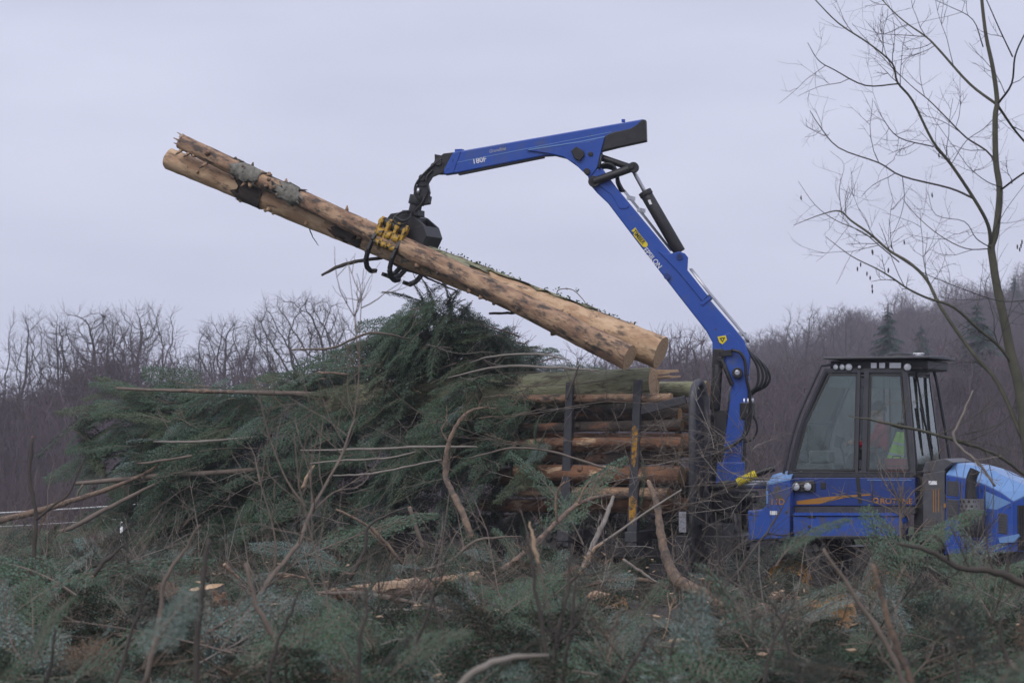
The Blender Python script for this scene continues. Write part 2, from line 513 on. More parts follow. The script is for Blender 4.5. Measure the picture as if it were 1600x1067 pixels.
# ------------------------------------------------------------------ scatter: real instances from prototypes inside ONE stuff object
def scatter(name, protos, items, label):
    """items: (loc, euler, scale, proto index)"""
    me = bpy.data.meshes.new(name)
    me.from_pydata([tuple(i[0]) for i in items], [], [])
    a = me.attributes.new('rot', 'FLOAT_VECTOR', 'POINT')
    a.data.foreach_set('vector', [c for i in items for c in i[1]])
    a = me.attributes.new('scl', 'FLOAT', 'POINT')
    a.data.foreach_set('value', [i[2] for i in items])
    a = me.attributes.new('idx', 'INT', 'POINT')
    a.data.foreach_set('value', [i[3] for i in items])
    o = bpy.data.objects.new(name, me)
    COL.objects.link(o)
    ng = bpy.data.node_groups.new(name + '_scatter', 'GeometryNodeTree')
    ng.interface.new_socket('Geometry', in_out='INPUT', socket_type='NodeSocketGeometry')
    ng.interface.new_socket('Geometry', in_out='OUTPUT', socket_type='NodeSocketGeometry')
    gi = ng.nodes.new('NodeGroupInput'); go = ng.nodes.new('NodeGroupOutput')
    jn = ng.nodes.new('GeometryNodeJoinGeometry')
    def named(nm, ty):
        q = ng.nodes.new('GeometryNodeInputNamedAttribute'); q.data_type = ty
        q.inputs['Name'].default_value = nm
        return q.outputs['Attribute']
    rot, scl, idx = named('rot', 'FLOAT_VECTOR'), named('scl', 'FLOAT'), named('idx', 'INT')
    e2r = ng.nodes.new('FunctionNodeEulerToRotation')
    ng.links.new(rot, e2r.inputs[0])
    for k, pr in enumerate(protos):
        cmp_ = ng.nodes.new('FunctionNodeCompare'); cmp_.data_type = 'INT'; cmp_.operation = 'EQUAL'
        ii = [s for s in cmp_.inputs if s.type == 'INT']
        ng.links.new(idx, ii[0]); ii[1].default_value = k
        oi = ng.nodes.new('GeometryNodeObjectInfo'); oi.inputs['Object'].default_value = pr
        oi.inputs['As Instance'].default_value = False
        ip = ng.nodes.new('GeometryNodeInstanceOnPoints')
        ng.links.new(gi.outputs[0], ip.inputs['Points'])
        ng.links.new(cmp_.outputs[0], ip.inputs['Selection'])
        ng.links.new(oi.outputs['Geometry'], ip.inputs['Instance'])
        ng.links.new(e2r.outputs[0], ip.inputs['Rotation'])
        ng.links.new(scl, ip.inputs['Scale'])
        ng.links.new(ip.outputs[0], jn.inputs[0])
    ng.links.new(jn.outputs[0], go.inputs[0])
    md = o.modifiers.new('scatter', 'NODES'); md.node_group = ng
    tag(o, label, kind='stuff')
    return o
def proto_obj(me):
    return bpy.data.objects.new(me.name, me)      # never linked to the scene

# ------------------------------------------------------------------ bare trees
def top_of(*mbs):
    return max(p.z for mb in mbs for p in mb.v)

def grown_tree(seed, H, W, clear=.3, N=900, step=.42, rt=.016, twigs=5, tw_len=1.2, low=.5, wob=.13, twr=.0085):
    """bare crown grown towards points scattered through a dome"""
    rg = np.random.RandomState(seed)
    A = []
    cz, az = H * (clear + (1 - clear) * .5), H * (1 - clear) * .5
    lob = rg.uniform(0, 6.28, 3)
    while len(A) < N:
        p = rg.uniform(-1, 1, 3)
        th = math.atan2(p[1], p[0])
        lim = 1 + .14 * math.sin(3 * th + lob[0]) + .10 * math.sin(5 * th + 4 * p[2] + lob[1])
        q = math.sqrt(p[0] ** 2 + p[1] ** 2 + (p[2] * (1.0 if p[2] > 0 else 1 / (.6 + low))) ** 2)
        if q > lim or (q < .35 and rg.rand() < .7):
            continue
        A.append((p[0] * W / 2, p[1] * W / 2, cz + p[2] * az))
    A = np.array(A)
    step = step * H / 17
    nodes = [np.array((0., 0., -.3))]
    par = [-1]
    d = np.array((rg.uniform(-.1, .1), rg.uniform(-.1, .1), 1.))
    while nodes[-1][2] < H * clear:
        d = d + rg.uniform(-.08, .08, 3); d /= np.linalg.norm(d)
        nodes.append(nodes[-1] + d * step); par.append(len(nodes) - 2)
    P_ = np.array(nodes)
    D = np.linalg.norm(A[:, None] - P_[None], axis=2)
    best, bi = D.min(1), D.argmin(1)
    alive = np.ones(len(A), bool)
    nk = {}
    for it in range(140):
        m = alive & (best < H * .30)
        if not m.any(): break
        idx = np.unique(bi[m])
        new = []
        for i in idx:
            s_ = m & (bi == i)
            nk[i] = nk.get(i, 0) + 1
            if nk[i] > 4:
                alive[s_] = False
                continue
            v = A[s_] - nodes[i]
            v = (v / (np.linalg.norm(v, axis=1)[:, None] + 1e-6)).sum(0)
            n_ = np.linalg.norm(v)
            v = v / n_ if n_ > 1e-6 else rg.uniform(-1, 1, 3)
            v = v + rg.uniform(-wob, wob, 3); v /= np.linalg.norm(v)
            nodes.append(nodes[i] + v * step); par.append(int(i)); new.append(len(nodes) - 1)
        if not new: continue
        Q = np.array([nodes[j] for j in new])
        D = np.linalg.norm(A[:, None] - Q[None], axis=2)
        k = D.argmin(1); dm = D[np.arange(len(A)), k]
        up_ = dm < best
        best[up_] = dm[up_]; bi[up_] = np.array(new)[k[up_]]
        alive &= best > step * 1.35
    n = len(nodes)
    kids = [[] for _ in range(n)]
    for i in range(1, n): kids[par[i]].append(i)
    cnt = [1] * n
    for i in range(n - 1, 0, -1):
        cnt[par[i]] += cnt[i] if kids[par[i]] else 0
    rad = [rt * c ** .40 for c in cnt]
    tm, cm = MB(), MB()
    todo = [(0, -1)]
    first = True
    while todo:
        i, p = todo.pop()
        ch = [p] if p >= 0 else []
        ch.append(i)
        while kids[ch[-1]]:
            ks = sorted(kids[ch[-1]], key=lambda a: -cnt[a])
            for o in ks[1:]: todo.append((o, ch[-1]))
            ch.append(ks[0])
        if len(ch) < 2: continue
        rr = [rad[c] for c in ch]
        if p >= 0: rr[0] = rr[1]
        (tm if first else cm).tube([Vector(nodes[c]) for c in ch], rr, 6 if rr[0] > .15 else (4 if rr[0] > .06 else 3), False)
        first = False
    rgp = random.Random(seed)
    for i in range(1, n):
        if cnt[i] < 7:
            d = Vector(nodes[i] - nodes[par[i]]).normalized()
            for q in range(twigs + (1 if cnt[i] == 1 else 0)):
                ax = d.orthogonal().normalized(); ax.rotate(Matrix.Rotation(rgp.uniform(0, 6.28), 3, d))
                e = (d * rgp.uniform(.5, 1.2) + ax * rgp.uniform(.4, 1) + Vector((0, 0, .25))).normalized() * tw_len * rgp.uniform(.5, 1.1)
                a = Vector(nodes[i])
                mid = a + e * .5 + Vector((rgp.uniform(-.06, .06), rgp.uniform(-.06, .06), rgp.uniform(-.06, .06)))
                cm.tube([a, mid, a + e], [twr, twr * .9, twr * .6], 3, False)
    return tm, cm
def skyline_tree(px, top, Y, seed, label, wpx, clear=.3, N=900, rt=.02, **kw):
    x = P(px, 600, Y).x
    z0 = gz(x, Y)
    H = P(px, top, Y).z - z0
    tm, cm = grown_tree(seed, H, wpx * Y / FPX, clear, N, rt=rt, **kw)
    s = H / top_of(tm, cm)
    root = empty('bare_tree', (x, Y, z0))
    root.scale = (1, 1, s)
    tag(root, label, 'tree', 'bare trees on the skyline')
    tm.build('trunk', M['forest_trunk'], root, fix=False)
    cm.build('crown', M['forest_trunk'], root, fix=False)

skyline_tree(38, 474, 225, 1, 'slender bare tree with upright limbs at the far end of the skyline row', 75, .4, 500)
skyline_tree(92, 486, 238, 2, 'small bare tree between the slender tree and the dense oak', 105, .34, 800)
skyline_tree(148, 466, 230, 3, 'dense bare oak, tallest of the close cluster above the purple wood', 165, .33, 1500)
skyline_tree(226, 463, 226, 14, 'twisting bare oak with a lopsided crown beside the sky gap', 135, .36, 1100, wob=.24)
skyline_tree(272, 548, 240, 5, 'low bushy bare tree under the twisting oak', 70, .3, 450)
skyline_tree(312, 538, 236, 6, 'short bare tree in the sky gap before the round crowned oak', 66, .35, 400)
skyline_tree(358, 483, 232, 7, 'round crowned bare oak between the sky gap and the lone broad oak', 150, .34, 1200)
skyline_tree(473, 450, 222, 8, 'lone broad bare oak with wide fan crown behind the brush pile', 195, .40, 1500, rt=.019)
skyline_tree(1078, 498, 300, 9, 'faint bare tree behind the raised end of the held logs', 80, .4, 500)
skyline_tree(1262, 468, 330, 10, 'hazy bare tree rising above the wood over the cab roof', 80, .45, 500)
skyline_tree(1322, 474, 345, 11, 'hazy bare tree standing just beside the dark spruce over the cab', 70, .45, 450)
skyline_tree(610, 496, 240, 12, 'pale bare tree crown half hidden behind the pile top', 80, .4, 500)

def conifer(seed, H):
    rg = random.Random(seed)
    tm, cm = MB(), MB()
    tm.tube([(0, 0, -.3), (0, 0, H)], [.016 * H, .004 * H], 6)
    nw = 32
    for k in range(nw):
        z = H * (.12 + .86 * k / nw)
        L0 = H * .27 * (1 - k / nw) ** .8 + .15
        for j in range(12):
            a = rg.uniform(0, 6.28)
            L = L0 * rg.uniform(.6, 1.15)
            d = Vector((math.cos(a), math.sin(a), -.25))
            sd = Vector((-math.sin(a), math.cos(a), 0))
            p0 = Vector((0, 0, z + rg.uniform(-.2, .2)))
            n = 9
            for i in range(n):
                t = (i + 1) / n
                c = p0 + d * (L * t) + Vector((0, 0, -.1 * L * t * t + .08 * L * t))
                for s in (-1, 1):
                    w = L * .45 * (1 - .5 * t) + .15
                    tip = c + sd * s * w * rg.uniform(.6, 1.1) + d * w * .7 - Vector((0, 0, w * rg.uniform(.1, .7)))
                    b0 = c - d * (L * .07); b1 = c + d * (L * .07)
                    cm.add([b0, b1, tip], [(0, 1, 2)])
    return tm, cm
def far_conifer(px, top, Y, seed, label, width=1.0):
    x = P(px, 600, Y).x
    z0 = gz(x, Y)
    H = P(px, top, Y).z - z0
    tm, cm = conifer(seed, H)
    root = empty('spruce_tree', (x, Y, z0))
    root.scale = (width, width, 1)
    tag(root, label, 'tree', 'dark spruces in the far wood')
    tm.build('trunk', M['forest_trunk'], root, fix=False)
    cm.build('crown', M['far_needles'], root, fix=False)
far_conifer(1388, 474, 225, 1, 'dark hazy spruce beside the far bare trees over the cab', .9)
far_conifer(1527, 462, 260, 2, 'dark hazy spruce behind the alder trunk on the slope', 1.0)
far_conifer(1440, 500, 300, 3, 'faint small spruce on the slope between two darker spruces', .8)
far_conifer(1585, 430, 480, 4, 'faint spruce on the hilltop at the edge of the wood', .9)

def far_wood():
    protos = []
    for sd, H, W, cl in ((21, 12, 7, .3), (22, 13.5, 6, .4), (23, 11, 8, .25), (24, 14, 5.5, .35)):
        tm, cm = grown_tree(sd, H, W, cl, 420, .5, .02, 3, 1.1, twr=.015)
        tm.add(cm.v, cm.f, 0, True)
        protos.append(proto_obj(tm.mesh('wood_tree', M['forest'], False)))
    rg = random.Random(5)
    for q in range(2):      # thickets of young whips
        mb = MB()
        for i in range(26):
            x, y = rg.uniform(-2, 2), rg.uniform(-2, 2)
            H = rg.uniform(3.5, 7.5)
            pts = [Vector((x, y, -.2))]
            d = Vector((rg.uniform(-.12, .12), rg.uniform(-.12, .12), 1))
            for s in range(5):
                d += Vector((rg.uniform(-.07, .07), rg.uniform(-.07, .07), 0))
                pts.append(pts[-1] + d.normalized() * H / 5)
            mb.tube(pts, [.035, .018], 3, False)
            for b in range(12):
                t = rg.uniform(.2, 1) * 5
                i0 = min(int(t), 4)
                p = pts[i0].lerp(pts[i0 + 1], t - i0)
                a = rg.uniform(0, 6.28)
                mb.tube([p, p + Vector((math.cos(a) * .5, math.sin(a) * .5, rg.uniform(.4, 1.1))) * rg.uniform(.5, 1.1)], [.016, .012], 3, False)
        protos.append(proto_obj(mb.mesh('wood_thicket', M['forest'], False)))
    items = []
    def put(Y, x, sc, k):
        items.append((Vector((x, Y, gz(x, Y))), (rg.uniform(-.05, .05), rg.uniform(-.05, .05), rg.uniform(0, 6.28)), sc, k))
    for i in range(620):
        Y = rg.uniform(168, 215)
        hw = Y * .20 + 4
        put(Y, rg.uniform(-hw, hw), rg.uniform(.75, 1.15), rg.choice((4, 5)))
    for i in range(420):
        Y = rg.uniform(92, 168)
        hw = Y * .20 + 3
        put(Y, rg.uniform(-hw, hw), rg.uniform(.28, .5), rg.choice((4, 5)))
    for i in range(560):
        Y = rg.uniform(185, 300)
        hw = Y * .20 + 5
        put(Y, rg.uniform(-hw, hw), rg.uniform(.6, 1.0), rg.randrange(4))
    for i in range(900):
        Y = rg.uniform(300, 540)
        x = rg.uniform(Y * .03, Y * .21 + 6)
        put(Y, x, rg.uniform(.7, 1.15), rg.randrange(4))
    scatter('bare_woodland', protos, items, 'dense purple brown leafless wood across the valley behind the clearing')
far_wood()

# ------------------------------------------------------------------ conifer foliage prototypes
class Foliage:
    def __init__(self, seed):
        self.rg = random.Random(seed)
        self.np = np.random.RandomState(seed)
        self.tw = MB()
        self.n = []
    def shoot(self, p0, p1, r0=.004, r1=.002, needles=(0, 1), nl=.024, nw=.0055, step=.009, sides=3):
        p0, p1 = Vector(p0), Vector(p1)
        self.tw.tube([p0, p1], [r0, r1], sides, False)
        a, b = needles
        L = (p1 - p0).length
        k = max(2, int(L * (b - a) / step))
        d = (p1 - p0).normalized()
        side = d.cross(Vector((0, 0, 1)))
        side = side.normalized() if side.length > 1e-3 else Vector((0, 1, 0))
        upv = side.cross(d)
        t = np.linspace(a, b, k)
        s = np.where(np.arange(k) % 2 == 0, 1.0, -1.0)
        P0, D, S, U = np.array(p0), np.array(d), np.array(side), np.array(upv)
        base = P0 + np.outer(t * L, D)
        ln = nl * self.np.uniform(.75, 1.2, k)
        tipd = np.outer(s * self.np.uniform(.7, 1, k), S) + np.outer(self.np.uniform(.35, .8, k), D) + np.outer(self.np.uniform(-.08, .2, k), U)
        tip = base + tipd * ln[:, None]
        w = np.outer(np.full(k, nw / 2), D) + np.outer(self.np.uniform(-.3, .3, k) * nw, U)
        mid = (base + tip) / 2
        self.n.append(np.stack([base, mid + w, tip, mid - w], 1))
    def mesh(self, name, nm):
        nn = np.concatenate(self.n).reshape(-1, 3)
        q = len(nn) // 4
        vs = self.tw.v + [Vector(x) for x in nn]
        me = bpy.data.meshes.new(name)
        b = len(self.tw.v)
        fs = self.tw.f + [(b + 4 * i, b + 4 * i + 1, b + 4 * i + 2, b + 4 * i + 3) for i in range(q)]
        me.from_pydata([tuple(v) for v in vs], [], fs)
        me.materials.append(nm); me.materials.append(M['stick'])
        me.polygons.foreach_set('material_index', [1] * len(self.tw.f) + [0] * q)
        me.update()
        return me

def fir_bough(seed, L=1.6, droop=.35, width=.42, nside=18, name='fir_bough', nm=None, step=.0145, bare=.12, nl=.036, nw=.013, gap=.105):
    F = Foliage(seed)
    rg = F.rg
    ns = 12
    ph = rg.uniform(0, 6)
    main = [Vector((L * i / ns, .05 * L * math.sin(ph + 3 * i / ns), -droop * L * (i / ns) ** 2 + .02 * math.sin(5 * i / ns + ph))) for i in range(ns + 1)]
    F.tw.tube(main, [.011 * L / 1.6 + .002, .0025], 5, True)
    def at(t):
        x = t * ns
        i = min(int(x), ns - 1)
        return main[i].lerp(main[i + 1], x - i), (main[i + 1] - main[i]).normalized()
    for i in range(int(ns * .55), ns):
        F.shoot(main[i], main[i + 1], .003, .002, nl=nl, nw=nw, step=step)
    for k in range(nside * 2):
        s = 1 if k % 2 else -1
        t = bare + (1 - bare) * (k + rg.uniform(0, .8)) / (nside * 2)
        p, d = at(min(t, .99))
        l = L * width * (1 - t) ** .75 * rg.uniform(.65, 1.1) + .07
        lat = d.cross(Vector((0, 0, 1))).normalized() * s
        dd = (d * rg.uniform(.75, 1.0) + lat * rg.uniform(.7, 1.0) + Vector((0, 0, rg.uniform(-.16, .08)))).normalized()
        q = p
        nsub = 3
        dirs = dd.copy()
        for j in range(nsub):
            q2 = q + dirs * (l / nsub)
            F.shoot(q, q2, .0035 * (1 - j / 4), .002, needles=(.35 if j == 0 else 0, 1), nl=nl, nw=nw, step=step)
            nn = max(1, int(l / nsub / gap))
            for m in range(nn):
                for s2 in (-1, 1):
                    tt = (m + rg.uniform(.1, .9)) / nn
                    pp = q.lerp(q2, tt)
                    la = dirs.cross(Vector((0, 0, 1))).normalized() * s2
                    ll = (l * .36 * (1 - (j + tt) / nsub) + .055) * rg.uniform(.7, 1.15)
                    d2 = (dirs * .85 + la * .8 + Vector((0, 0, rg.uniform(-.18, .04)))).normalized()
                    F.shoot(pp, pp + d2 * ll, .0022, .0015, nl=nl * .9, nw=nw, step=step * 1.1)
            q = q2
            dirs = (dirs + d * .18 + Vector((0, 0, -.09))).normalized()
    return F.mesh(name, nm or M['needles'])

CO = dict(step=.019, nl=.050, nw=.021, gap=.12)      # sprays seen from farther off: broader needle tufts
BOUGHS = [fir_bough(31, 1.7, .35, .36, 13, **CO), fir_bough(32, 1.5, .6, .32, 12, **CO), fir_bough(33, 2.0, .25, .32, 14, **CO), fir_bough(34, 1.3, .2, .42, 10, **CO),
          fir_bough(39, 1.5, .45, .30, 12, nm=M['needles_olive'], **CO), fir_bough(40, 1.1, .3, .5, 8, nm=M['needles_pale'], **CO)]
BOUGH_P = [proto_obj(m) for m in BOUGHS]
FINE = [fir_bough(35, 1.7, .35, .42, 14), fir_bough(36, 1.5, .5, .36, 12), fir_bough(37, 1.8, .2, .36, 15, nm=M['needles_pale']), fir_bough(38, 1.3, .2, .5, 11)]
FINE_P = [proto_obj(m) for m in FINE]
SPRAYS = [fir_bough(41, .7, .25, .5, 8, 'fir_spray'), fir_bough(42, .6, .5, .55, 7, 'fir_spray'),
          fir_bough(43, .75, -.15, .45, 8, 'fir_spray', M['needles_pale']), fir_bough(44, .6, .1, .55, 7, 'fir_spray', M['needles_pale'])]
SPRAYS.append(fir_bough(45, .6, .2, .5, 7, 'fir_spray', M['needles_brown']))
SPRAY_P = [proto_obj(m) for m in SPRAYS]
# drooping curtain bough: hanging shoots
DROOP = [fir_bough(51, 1.6, .9, .3, 15, bare=.03, **CO), fir_bough(52, 1.3, 1.2, .28, 13, bare=.03, **CO)]
DROOP_P = [proto_obj(m) for m in DROOP]

def bare_twig(seed, L=1.2, kids=7, r=.007, bend=.3):
    rg = random.Random(seed)
    mb = MB()
    def go(p, d, L, r, lev):
        pts = [p]
        n = 5
        for i in range(n):
            d = (d + Vector((rg.uniform(-bend, bend), rg.uniform(-bend, bend), rg.uniform(-bend, bend))) * .6).normalized()
            pts.append(pts[-1] + d * L / n)
        mb.tube(pts, [r, r * .4], 4 if lev < 1 else 3, False)
        if lev < 2:
            for k in range(kids if lev == 0 else 3):
                i = rg.randrange(1, n)
                a = Vector((rg.uniform(-1, 1), rg.uniform(-1, 1), rg.uniform(-.6, .8))).normalized()
                go(pts[i], (d + a * .9).normalized(), L * rg.uniform(.25, .55), r * .55, lev + 1)
    go(Vector((0, 0, 0)), Vector((1, 0, .15)).normalized(), L, r, 0)
    return mb
TWIG_P = []
for i, (mm) in enumerate(('stick_pale', 'stick', 'stick_tan', 'stick_dark', 'stick_pale', 'stick')):
    TWIG_P.append(proto_obj(bare_twig(60 + i, [1.3, 1.6, .9, 1.4, 1.0, 2.0][i], 7, .008).mesh('bare_twig', M[mm], False)))
# ------------------------------------------------------------------ forwarder
PSI = math.radians(22)
FO = Vector((P(1150, 800, 44.5).x, 44.5, -0.40))
FU = Vector((math.cos(PSI), -math.sin(PSI), 0))
FN = Vector((math.sin(PSI), math.cos(PSI), 0))
def to_local(w):
    d = w - FO
    return Vector((d.dot(FU), d.dot(FN), d.z))
def to_world(l):
    return FO + FU * l[0] + FN * l[1] + Vector((0, 0, l[2]))
def hit(px, py, o, n):
    d = ray(px, py)
    return CAM + d * ((o - CAM).dot(n) / d.dot(n))
def L(px, py, y):
    return to_local(hit(px, py, FO + FN * y, FN))
def LX(px, py, x):
    return to_local(hit(px, py, FO + FU * x, FU))
def PL(pts, y):
    return [L(a, b, y) for a, b in pts]
fw = empty('forwarder', FO, -PSI)
tag(fw, 'blue forestry forwarder with raised loader crane and glazed cab among the brush', 'forwarder')
Y1 = Vector((0, 1, 0))

def lettering(text, name, parent, origin, xdir, updir, size, material, depth=.004, shear=0.0, squeeze=1.0, thick=0.0):
    cu = bpy.data.curves.new(name, 'FONT')
    cu.body = text
    cu.size = size
    cu.extrude = depth
    cu.shear = shear
    cu.offset = thick
    tmp = bpy.data.objects.new(name + '_tmp', cu)
    COL.objects.link(tmp)
    dg = bpy.context.evaluated_depsgraph_get()
    me = bpy.data.meshes.new_from_object(tmp.evaluated_get(dg))
    bpy.data.objects.remove(tmp)
    me.name = name
    me.materials.clear(); me.materials.append(material)
    x = Vector(xdir).normalized(); z = x.cross(Vector(updir)).normalized(); y = z.cross(x)
    mtx = Matrix((x * squeeze, y, z)).transposed().to_4x4()
    mtx.translation = Vector(origin)
    me.transform(mtx)
    o = bpy.data.objects.new(name, me)
    COL.objects.link(o)
    o.parent = parent
    return o

def part(mb, name, mats, parent=fw, bevel=.012, label=None):
    return mb.build(name, mats, parent, bevel, True, label)

# --- wheels: tyre mesh with rim and hub children
def make_wheel(c):
    mb = MB()
    RW, W = .66, .56
    prof = [(.36, -W * .42), (.42, -W * .5), (.58, -W * .5), (.625, -W * .42), (.632, 0), (.625, W * .42), (.58, W * .5), (.42, W * .5), (.36, W * .42)]
    mb.lathe(prof, (0, 0, 0), (0, 1, 0), 40)
    for k in range(22):
        for s in (-1, 1):
            a = 2 * math.pi * (k + (.5 if s > 0 else 0)) / 22
            for q in range(3):      # chevron lugs in three steps
                aa = a + .075 * q
                yy = s * W * (.44 - .17 * q)
                rr = .642
                rot = Matrix.Rotation(-aa, 3, 'Y') @ Matrix.Rotation(s * .5, 3, 'X' if False else 'Z')
                mb.box(Matrix.Rotation(-aa, 3, 'Y') @ Vector((rr, yy, 0)), (.06, W * .2, .055), rot)
    t = mb.build('wheel', M['rubber'], fw, 0)
    t.location = c
    rb = MB()
    rb.lathe([(.36, -.22), (.385, -.235), (.385, -.215), (.35, -.19), (.335, -.05), (.30, -.03), (.2, -.02), (.16, -.07), (0, -.07)], (0, 0, 0), (0, 1, 0), 36)
    rb.lathe([(.36, .22), (.335, .1), (.3, .03), (0, .03)], (0, 0, 0), (0, 1, 0), 36)
    rim = rb.build('rim', M['rimyellow'], t, 0)
    hb = MB()
    hb.lathe([(.15, -.06), (.15, -.14), (.11, -.17), (0, -.17)], (0, 0, 0), (0, 1, 0), 24)
    for k in range(10):
        a = 2 * math.pi * k / 10
        hb.cyl((math.cos(a) * .19, -.02, math.sin(a) * .19), (math.cos(a) * .19, -.06, math.sin(a) * .19), .016, 8)
    hb.build('hub', M['black'], t, 0)
    return t
w0 = None
wl1, wl2 = L(1240, 900, -.95).x, L(1392, 900, -.95).x
for xx in (wl1, wl2, -2.9, -4.35):
    for yy in (-.95, .95):
        if w0 is None:
            w0 = make_wheel((xx, yy, .66))
        else:
            c = w0.copy(); COL.objects.link(c); c.parent = fw
            c.location = (xx, yy, .66)
            c.rotation_euler = (0, R.uniform(0, 1), math.pi if yy > 0 else 0)
            for ch in w0.children:
                d = ch.copy(); COL.objects.link(d); d.parent = c

# --- frames
mb = MB()
mb.box(((wl1 + wl2) / 2, 0, .70), (2.0, .34, .34))
mb.box((wl2 + .9, 0, .98), (3.6, .72, .42))
mb.box((wl1 - .35, 0, 1.0), (1.0, .6, .4))
part(mb, 'front_frame', M['grey'])
mb = MB()
mb.bar((-6.2, -.38, 1.12), (.25, -.38, 1.12), .16, .30)
mb.bar((-6.2, .38, 1.12), (.25, .38, 1.12), .16, .30)
for x in (-5.6, -4.2, -2.9, -1.4, -.2):
    mb.box((x, 0, 1.12), (.2, .62, .2))
mb.box((-3.62, -.95, .74), (1.5, .22, .26)); mb.box((-3.62, .95, .74), (1.5, .22, .26))
mb.box((-3.62, 0, .8), (.3, 2.0, .3))
mb.box((-.2, -.55, .80), (.9, .5, .5)); mb.box((-.9, -.7, .7), (.5, .4, .4))
mb.box((.15, 0, .82), (.75, .85, .5))
mb.cyl((.35, -.45, .72), (.95, -.45, .78), .09, 14)
part(mb, 'rear_frame', M['black'])

mb = MB()
mb.box((-.22, -.1, 1.02), (.95, 1.7, .66)); mb.box((-.20, -.55, 1.42), (.5, .6, .22)); mb.box((-.55, -.98, .95), (.3, .12, .5))
mb.box((.12, -.98, .82), (.35, .14, .32)); mb.cyl((-.35, -1.02, .66), (.3, -1.02, .66), .07, 12)
part(mb, 'crane_frame', M['black'], bevel=.02)

# --- headboard gate between crane and load
hx = L(1084, 700, -1.08).x
mb = MB()
def gate_post(y0, wd, x, th=.10):
    z0, z1 = .95, L(1084, 597, -1.08).z
    n = 10
    poly = [Vector((x, y0 - wd / 2, z0)), Vector((x, y0 + wd / 2, z0))]
    for i in range(n + 1):
        a = math.pi * i / n
        poly.append(Vector((x, y0 + math.cos(a) * wd / 2, z1 - wd / 2 + math.sin(a) * wd / 2)))
    c0 = sum(poly, Vector()) / len(poly)
    mb.prism([Vector((p.x + .03, y0 + (p.y - y0) * .8, p.z if p.z < 1 else p.z - .1)) for p in poly], (.02, 0, 0))
    rim = [p + Vector((th / 2, 0, 0)) for p in poly[1:]] + [poly[0] + Vector((th / 2, 0, 0))]
    gt = MB(); gt.tube(rim, .058, 10, True); gate_tubes.append(gt)
    for zz in (1.5, 2.1, 2.6):
        mb.box((x + .02, y0, zz), (.06, wd * .8, .07))
gate_tubes = []
for y0 in (-.98, .98):
    gate_post(y0, .64, hx)
zt = L(1084, 597, -1.08).z
for z in (1.25, 1.75, 2.25, 2.62, zt - .55):
    mb.box((hx + .03, 0, z), (.07, 1.55, .09))
for y in (-.55, -.2, .2, .55):
    mb.box((hx + .09, y, 1.75), (.05, .07, 1.75))
mb.box((hx + .05, 0, 1.12), (.16, 2.3, .18))
mb.box((hx + .055, 0, 1.72), (.02, 1.36, 1.05))
hbd = part(mb, 'headboard', M['black'])
for gt in gate_tubes:
    gt.build('gate_tube', M['panel'], hbd)  # lighter grey than the gate, painting in the tubes' highlights

# --- bunk stakes (yellow paint worn off), bolsters and rail
for k, (pxs, top, bot) in enumerate((((888, 880), 597, 850), ((994, 986), 593, 790), ((700, 692), 640, 850))):
    y = -1.12
    a, b = L(pxs[0], top, y), L(pxs[1], bot, y)
    b2 = Vector((b.x, b.y, 1.15))
    mb = MB()
    A = [a + Vector((-.045, 0, 0)), a + Vector((.075, 0, 0)), a + Vector((.075, .10, 0)), a + Vector((-.045, .10, 0))]
    B = [b2 + Vector((-.085, 0, 0)), b2 + Vector((.085, 0, 0)), b2 + Vector((.085, .14, 0)), b2 + Vector((-.085, .14, 0))]
    mb.loft(B, A)
    st = part(mb, 'bunk_stake', M['grey'])
    if k == 1:
        mb = MB()
        for (t0, t1, o) in ((.30, .50, .004), (.72, .84, .005)):
            p0, p1 = a.lerp(b2, t0), a.lerp(b2, t1)
            w0_, w1_ = .045 + .05 * t0, .045 + .05 * t1
            pol = [p0 + Vector((-w0_ * .7, -.004, .03)), p0 + Vector((0, -.004, .08)), p0 + Vector((w0_ * .9, -.004, 0)),
                   p1 + Vector((w1_ * .6, -.004, .05)), p1 + Vector((w1_ * .1, -.004, -.06)), p1 + Vector((-w1_ * .5, -.004, 0))]
            mb.prism(pol, (0, .006, 0))
        mb.build_split('worn_paint', M['rimyellow'], st)
    mb = MB()
    a2 = Vector((a.x, 1.05, a.z)); b3 = Vector((b.x, 1.05, 1.15))
    mb.bar(b3, a2, .12, .12, (0, 1, 0))
    part(mb, 'bunk_stake', M['grey'])
    mb = MB(); mb.box((b.x, 0, 1.32), (.2, 2.3, .16))
    part(mb, 'bunk_bolster', M['grey'])
mb = MB()
mb.bar(L(993, 644, -1.05), L(1072, 624, -1.05), .05, .13, (0, 0, 1))
part(mb, 'bunk_rail', M['grey'])

# --- crane
PB = math.radians(7)
BN = Vector((math.sin(PB), math.cos(PB), 0))
BO = P(1150, 700, 44.5)
BNl = Vector((BN.dot(FU), BN.dot(FN), 0))
def B(px, py, off=0.0):          # off > 0: towards the camera
    return to_local(hit(px, py, BO - BN * off, BN))
def BP(pts, off):
    return [B(a, b, off) for a, b in pts]
def bprism(mb, pts, o0, o1, m=0):
    return mb.prism(BP(pts, o0), BNl * (o0 - o1), m)

